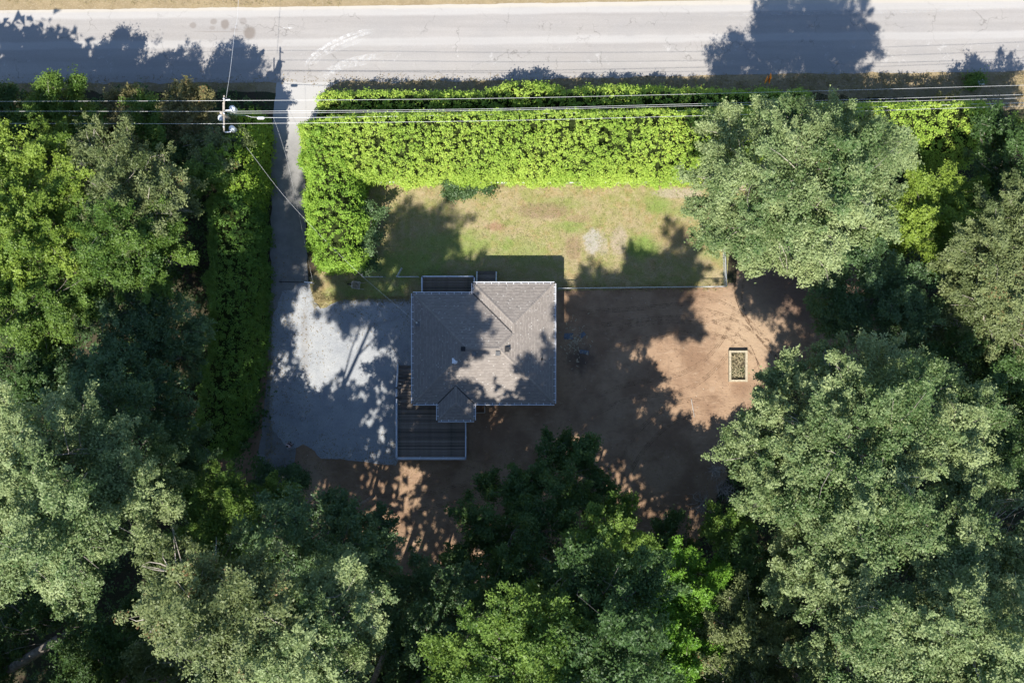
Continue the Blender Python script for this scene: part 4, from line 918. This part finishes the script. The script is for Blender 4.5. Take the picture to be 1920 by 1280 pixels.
tree('small_tree', 'tall dark growth in the deep shade behind the road side shrubs', [(220, 265, 5, 1.8), (320, 285, 5, 1.6), (345, 300, 5, 1.3), (140, 275, 5, 1.6)], 'dark')
# shrubs
tree('shrub', 'blue green bramble shrub growing out of the long hedge onto the lawn', [(855, 345, .9, 1.0), (880, 350, .7, .9), (905, 345, .7, .8), (850, 360, .4, .5)], 'teal', cat='shrub', low=.1, twigs=3)
tree('shrub', 'little green bush around the pale utility box', [(1823, 150, .5, .38), (1836, 148, .5, .3), (1822, 158, .3, .3)], 'green', cat='shrub', low=.1, twigs=2)
tree('shrub', 'bushy dark green shrub at the lower end of the driveway hedge', [(694, 450, 2.4, 1.0), (697, 400, 2.6, .9), (688, 490, 1.8, .8)], 'teal', cat='shrub', twigs=3)
tree('shrub', 'low green shrub at the foot of the driveway beside the brown dirt', [(540, 890, 1.5, 1.1), (500, 900, 1.5, 1.2), (565, 900, .8, .5)], 'teal', cat='shrub', twigs=3)
tree('shrub', 'pale dry bush on the verge at the right end of the hedges', [(1775, 192, 2.4, .9), (1760, 196, 2.2, .6)], 'rust', cat='shrub', twigs=8)

# ------------------------------------------------------------------ hedges
HM = leafmat('cedar_leaves', (.200, .340, .040), (.480, .610, .105), .55, .35, .3, (.25, .17, .03))
HD = leafmat('cedar_leaves_green_shaded', (.055, .130, .020), (.135, .245, .038), .5, .3, .3)  # dark green, lowered further to carry some shade of the trees beside it
def hedge(label, spine, mat, seed, south=1.0, cell=.092, size=.165, per=13, name='cedar_hedge', wob=.25, prof=None, cr=.27):
    """spine: (px,py,width_left,width_right,height) in photograph pixels on the ground / metres"""
    r = np.random.default_rng(seed); S = []
    P = [G(a, b) for a, b, *_ in spine]
    t = empty(name, P[0], label=label, cat='hedge', group='clipped cedar hedges'); org = np.array(list(P[0]))
    C = []; O = []; core = MB(); prev = None
    NP = 14; rows = []
    for i in range(len(P) - 1):
        a, b = P[i], P[i + 1]; L = (b - a).length; d = (b - a) / L; nrm = Vector((-d.y, d.x, 0)); n = max(2, int(L / .5))
        for k in range(n + (i == len(P) - 2)):
            u = k / n; wl = spine[i][2] * (1 - u) + spine[i + 1][2] * u; wr = spine[i][3] * (1 - u) + spine[i + 1][3] * u; h = spine[i][4] * (1 - u) + spine[i + 1][4] * u
            c = a + (b - a) * u; sx_ = c.x + c.y
            wl *= 1 + .05 * math.sin(sx_ * 1.3 + seed) + .04 * math.sin(sx_ * 3.1); wr *= 1 + .04 * math.sin(sx_ * 1.1 + 2 * seed) + .035 * math.sin(sx_ * 2.7 + 1); h *= 1 + .05 * math.sin(sx_ * .9 + seed) + .04 * math.sin(sx_ * 2.9)
            rows.append((c, nrm, wl, wr, h))
    def pt(row, th, ex=1.0):
        c, nrm, wl, wr, h = row
        x = math.cos(th); y = math.sin(th); w = wl if x > 0 else wr
        px_ = abs(x) ** .8 * (1 if x > 0 else -1) * w; pz = abs(y) ** (prof or .7) * h
        q = c + nrm * px_ * ex + Vector((0, 0, pz * ex)); return q
    ph = r.uniform(0, 6.28, 8)
    def bumpf(x, y): return (math.sin(x * 1.9 + ph[0]) * math.sin(y * 1.7 + ph[1]) * .5 + math.sin(x * 4.3 + ph[2] + y * 2) * .3 + math.sin(y * 5.1 + ph[3]) * .2)
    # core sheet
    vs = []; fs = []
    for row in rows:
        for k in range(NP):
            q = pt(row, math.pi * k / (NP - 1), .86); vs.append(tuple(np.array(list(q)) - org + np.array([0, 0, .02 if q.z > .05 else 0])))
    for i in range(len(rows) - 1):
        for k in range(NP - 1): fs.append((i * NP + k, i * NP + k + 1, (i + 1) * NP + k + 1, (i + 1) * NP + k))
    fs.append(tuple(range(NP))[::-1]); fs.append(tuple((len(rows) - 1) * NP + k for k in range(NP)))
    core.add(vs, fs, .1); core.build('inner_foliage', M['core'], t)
    # clumps by area
    tot = 0
    for i in range(len(rows) - 1):
        r0, r1 = rows[i], rows[i + 1]; Ls = (r1[0] - r0[0]).length
        for k in range(24):
            t0, t1 = math.pi * k / 24, math.pi * (k + 1) / 24
            A = pt(r0, t0); B = pt(r0, t1); seg = (B - A).length; n = r.poisson(seg * Ls / cell)
            for _ in range(n):
                u = r.random(); th = t0 + (t1 - t0) * r.random(); p0 = pt(r0, th); p1 = pt(r1, th); q = p0 + (p1 - p0) * u
                c = r0[0] + (r1[0] - r0[0]) * u; o = (q - c); o.z *= 1.2; o = o.normalized() if o.length > 0 else Vector((0, 0, 1))
                q = q + o * (wob * bumpf(q.x, q.y) + r.normal() * (.09 if wob < .2 else .13)); C.append(list(q)); O.append(list(o))
    # rounded ends
    for e, sg in ((0, -1), (len(rows) - 1, 1)):
        c, nrm, wl, wr, h = rows[e]; d = Vector((nrm.y, -nrm.x, 0)) * sg
        n = int((wl + wr) * h * 1.2 / cell)
        for _ in range(n):
            a1 = r.uniform(0, math.pi); q = pt(rows[e], a1, math.sqrt(r.random())); q = q + d * (.55 * (1 - ((q - c).length / max(wl, wr, h)) ** 2) + r.normal() * .12); C.append(list(q)); O.append(list((d + Vector((0, 0, .4))).normalized()))
    C = np.array(C); O = np.array(O); C[:, 2] = np.maximum(C[:, 2], .12)
    vc = np.clip(.5 + .25 * np.sin(C[:, 0] * .7 + 2 * np.sin(C[:, 1] * .6)) + r.normal(size=len(C)) * .25, 0, 1)
    leaf_mesh('foliage', C - org, O, np.full(len(C), cr) * r.uniform(.6, 1.4, len(C)), per, size, mat, r, t, aspect=.62, upb=.65, vclump=vc)
    return t
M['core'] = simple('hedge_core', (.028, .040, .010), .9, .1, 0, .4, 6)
hedge('long bright yellow green cedar hedge along the north side of the lawn', [(590, 268, 1.2, 3.9, 5.4), (700, 258, 1.3, 4.5, 6.1), (1000, 256, 1.3, 4.6, 6.8), (1345, 254, 1.3, 4.7, 6.8), (1400, 254, 1.3, 4.6, 6.8)], HM, 11, cell=.068, prof=.62, cr=.22, size=.145, per=13, wob=.17)
hedge('low narrow cedar hedge in shade between the long hedge and the road', [(615, 200, .95, 1.0, 2.7), (780, 198, .85, .9, 2.6), (900, 197, .8, .9, 2.4), (980, 188, 1.2, 1.2, 3.5), (1060, 194, .9, 1.0, 2.4), (1160, 194, 1.1, 1.0, 3.1), (1240, 193, .9, 1.0, 2.5), (1400, 196, .9, 1.0, 2.2), (1500, 194, .9, 1.0, 2.0)], HM, 12)
hedge('bright green cedar hedge on the east side of the driveway', [(632, 272, 2.2, 2.5, 5.6), (636, 330, 2.4, 2.7, 5.8), (644, 420, 2.6, 2.7, 5.8), (648, 496, 2.3, 2.4, 5.0)], leafmat('cedar_leaves_mid', (.140, .270, .030), (.330, .500, .065), .55, .35, .3), 13, wob=.5)
hedge('dark green cedar hedge on the west side of the driveway', [(470, 390, 1.7, 2.4, 7.4), (474, 520, 1.7, 2.7, 7.8), (472, 640, 1.7, 2.7, 7.6), (450, 750, 1.7, 2.5, 7.2), (428, 830, 1.7, 2.3, 6.6)], HD, 14, wob=.55)
hedge('bright green north end of the driveway hedge beside the utility pole', [(482, 240, 1.4, 1.5, 6.0), (482, 300, 1.4, 1.7, 8.0), (476, 385, 1.5, 2.0, 7.8)], leafmat('cedar_leaves_fresh', (.140, .250, .026), (.320, .450, .055), .55, .35, .3), 15, wob=.5)
hedge('yellow green cedar hedge stub at the upper right beyond the silvery tree', [(1405, 252, 1.6, 3.4, 6.2), (1560, 250, 1.8, 3.4, 6.2), (1660, 248, 1.8, 3.4, 6.2), (1785, 246, 1.8, 3.8, 6.2)], HM, 16)

# ------------------------------------------------------------------ undergrowth (one mass of ground cover)
zones = [[(0, 172), (500, 172), (500, 900), (430, 960), (620, 1010), (760, 1090), (1050, 1080), (1290, 1040), (1360, 880), (1450, 760), (1640, 700), (1640, 470), (1420, 420), (1400, 330), (1860, 330), (1990, 230), (1990, 1400), (-70, 1400), (-70, 172)]]
r = np.random.default_rng(77); zp = [(G(*p).x, G(*p).y) for p in zones[0]]; C = []
while len(C) < 3400:
    x, y = r.uniform(-52, 52), r.uniform(-39, 24)
    if inside((x, y), zp):
        h = 1.2 + 1.4 * math.sin(x * .45 + 1.3 * math.sin(y * .3)) * math.sin(y * .5 + 1) + r.uniform(-.5, .5); C.append((x, y, max(.3, h)))
C = np.array(C); O = np.tile(np.array([0, 0, 1.0]), (len(C), 1))
tag(leaf_mesh('undergrowth', C, O, r.uniform(.5, 1.1, len(C)), 28, .28, ST['dark'][0], r, kind='stuff'), 'dark leafy undergrowth covering the forest floor under the trees', 'undergrowth')
# tufts: dry grass on the verge and lawn edges
m_ = leafmat('dry_grass_blades', (.24, .19, .09), (.40, .33, .19), .8, .3, .1); C = []
for (x0, x1, y0, y1, n) in [(1480, 1930, 138, 200, 1500), (-10, 480, 156, 172, 500), (620, 1500, 150, 172, 900), (0, 640, -20, 10, 300), (600, 775, 555, 566, 260), (586, 606, 545, 575, 90), (500, 512, 560, 880, 220), (700, 1305, 344, 350, 300), (1045, 1360, 534, 545, 260)]:
    for _ in range(n): p = G(r.uniform(x0, x1), r.uniform(y0, y1)); C.append((p.x, p.y, .08))
C = np.array(C); O = np.tile(np.array([0, 0, 1.0]), (len(C), 1))
tag(leaf_mesh('grass_tufts', C, O, r.uniform(.15, .35, len(C)), 9, .14, m_, r, kind='stuff', aspect=.25, upb=.1), 'dry pale grass tufts along the road verge and fences', 'grass')
m_ = leafmat('lawn_blades', (.17, .22, .05), (.44, .38, .20), .8, .3, .1); C = []
for _ in range(6000):
    px, py = r.uniform(600, 1360), r.uniform(345, 560)
    if inside((px, py), [(712, 348), (1362, 348), (1362, 538), (1048, 543), (1040, 528), (780, 545), (700, 556), (604, 574), (590, 555), (690, 500)]): p = G(px, py); C.append((p.x, p.y, .06))
C = np.array(C); O = np.tile(np.array([0, 0, 1.0]), (len(C), 1))
tag(leaf_mesh('lawn_grass', C, O, r.uniform(.15, .4, len(C)), 8, .11, m_, r, kind='stuff', aspect=.25, upb=.1), 'short patchy lawn grass, part green and part dried out', 'grass')

M['litter'] = leafmat('fallen_leaves', (.10, .065, .03), (.30, .22, .10), .8, .1, .1); C = []
while len(C) < 1200:
    px, py = r.uniform(500, 800), r.uniform(480, 880)
    if abs(r.normal()) > .2 + 3.5 * min(abs(px - 510) / 260, abs(py - 566) / 200, abs(py - 866) / 160): p = G(px, py); C.append((p.x, p.y, .05))
while len(C) < 3200: p = G(r.uniform(600, 1500), r.uniform(840, 1080)); C.append((p.x, p.y, .04))
while len(C) < 3900: p = G(r.uniform(0, 1920), r.normal() * 5 + 150); C.append((p.x, p.y, .05))
C = np.array(C); O = np.tile(np.array([0, 0, 1.0]), (len(C), 1))
tag(leaf_mesh('leaf_litter', C, O, r.uniform(.2, .5, len(C)), 3, .09, M['litter'], r, kind='stuff', upb=2.0, flat=.05), 'fallen leaves and litter scattered on the gravel, dirt and road edge', 'leaf litter')

# dead brush
def deadshrub(label, px, py, h, seed, n=26, cat='shrub', name='dead_shrub', spread=1.0):
    r_ = np.random.default_rng(seed); b = G(px, py); t = MB()
    for i in range(n):
        an = r_.uniform(0, 6.28); l = h * r_.uniform(.5, 1.1); e = np.array([math.cos(an) * l * .7 * spread, math.sin(an) * l * .7 * spread, l * r_.uniform(.3, .9)])
        p = bend((r_.normal() * .12, r_.normal() * .12, 0), e, r_, 5, .25); t.tube(p, [.035, .028, .022, .015, .007], 4, r_.random(), cap=False)
        for k in range(4):
            s0 = p[int(r_.integers(1, 4))]; e2 = np.array(list(s0)) + rnd_unit(r_, 1)[0] * l * .35; t.tube(bend(s0, e2, r_, 3, .3), [.016, .012, .005], 3, r_.random(), cap=False)
    o = t.build(name, M['twig']); o.location = b; tag(o, label, cat, 'leafless brush'); return o
deadshrub('leafless pale shrub standing out at the east edge of the dark dirt', 1316, 940, 1.9, 1)
deadshrub('leafless brown shrub just south of the pale leafless shrub', 1335, 995, 1.7, 2)
deadshrub('leafless grey shrub against the foot of the very large silvery tree', 1352, 915, 2.4, 3, spread=.6)
deadshrub('leafless twiggy shrub in the shade at the upper right corner', 1850, 345, 3.5, 4, 30)
deadshrub('bare pale twigs standing above the dark trees at the left edge', 80, 690, 1, 5, 1) if False else None
deadshrub('leafless brown shrub at the southeast tip of the dirt yard', 1255, 975, 1.2, 6)
deadshrub('upright leafless stems beside the green shrub east of the dirt', 1340, 880, 2.6, 7, 22, spread=.35)
# leaning trunk in the bottom left corner
m = MB(); m.tube([G(-40, 1285, 12), G(20, 1252, 13.5), G(70, 1222, 14.5), G(112, 1194, 15)], [.5, .42, .36, .3], 9); tag(m.build('leaning_trunk', M['bark']), 'thick brown leaning trunk in the bottom left corner', 'tree trunk')

# ------------------------------------------------------------------ the wood going on beyond the frame (seen only as shade)
r = np.random.default_rng(5); C = []; O = []; Rd = []
mt = MB()
rw_ = random.Random(8); wl_ = [(-28, -26.4, 31, 3.9), (-32, -28, 29, 4), (-23.5, -27.5, 28, 3.8), (-18, -27.2, 28, 3.6), (-12, -26, 31, 3.0), (-7.2, -26, 31, 3.2), (-2.5, -26, 31, 3.2), (2.2, -26.5, 30, 3.4), (-62, -24, 24, 5), (-66, -12, 20, 5), (-60, -1, 18, 4.5), (-64, 10, 18, 5), (-47.5, 13, 18, 3.0), (-50, 15, 19, 3.2), (-46.5, 11, 17, 2.4), (-45.5, 14.5, 16, 2.0), (-54, 9, 17, 4), (62, -20, 20, 5), (62, -4, 16, 5), (62, 10, 12, 4)]
sparse = []
for i in range(23):
    for j in range(7):
        x = -62 + i * 5.6 + rw_.uniform(-1, 1); y = -27.5 - j * 5.2 + rw_.uniform(-1, 1); q = .10
        if -23 < x < -9 and -41 < y < -29.5: sparse.append((x, y, rw_.uniform(24, 30), 3.4)); q = 1
        if 6 < x < 14 and -37 < y < -26: q = .9
        if rw_.random() > q: wl_.append((x, y, rw_.uniform(24, 30), 3.9))
for (x, y, z, R) in wl_ + sparse:
    for k in range(4):
        c = np.array([x, y, z]) + np.array([r.normal() * R * .6, r.normal() * R * .6, -k * 2.0]); n = 27 if (x, y, z, R) not in sparse else 7; u = rnd_unit(r, n)
        C.append(c + u * (R * .8 * r.uniform(.6, 1.1, n))[:, None] * np.array([1, 1, .7])); O.append(u); Rd.append(np.full(n, 1.1))
    mt.tube([(x, y, 0), (x, y, z)], [.3, .1], 6)
C = np.concatenate(C); O = np.concatenate(O); Rd = np.concatenate(Rd)
ax = C[:, 0] * FPX / (CAMZ - C[:, 2]); ay = -C[:, 1] * FPX / (CAMZ - C[:, 2]); keep = (np.abs(ax) > 1000) | (np.abs(ay) > 680); C = C[keep]; O = O[keep]; Rd = Rd[keep]
wd = tag(leaf_mesh('woodland', C, O, Rd, 9, .85, ST['green'][0], r, kind='stuff'), 'mass of tall green trees carrying on beyond the edges of the clearing', 'woodland')
mt.build('trunks', M['bark'], wd, kind='stuff')
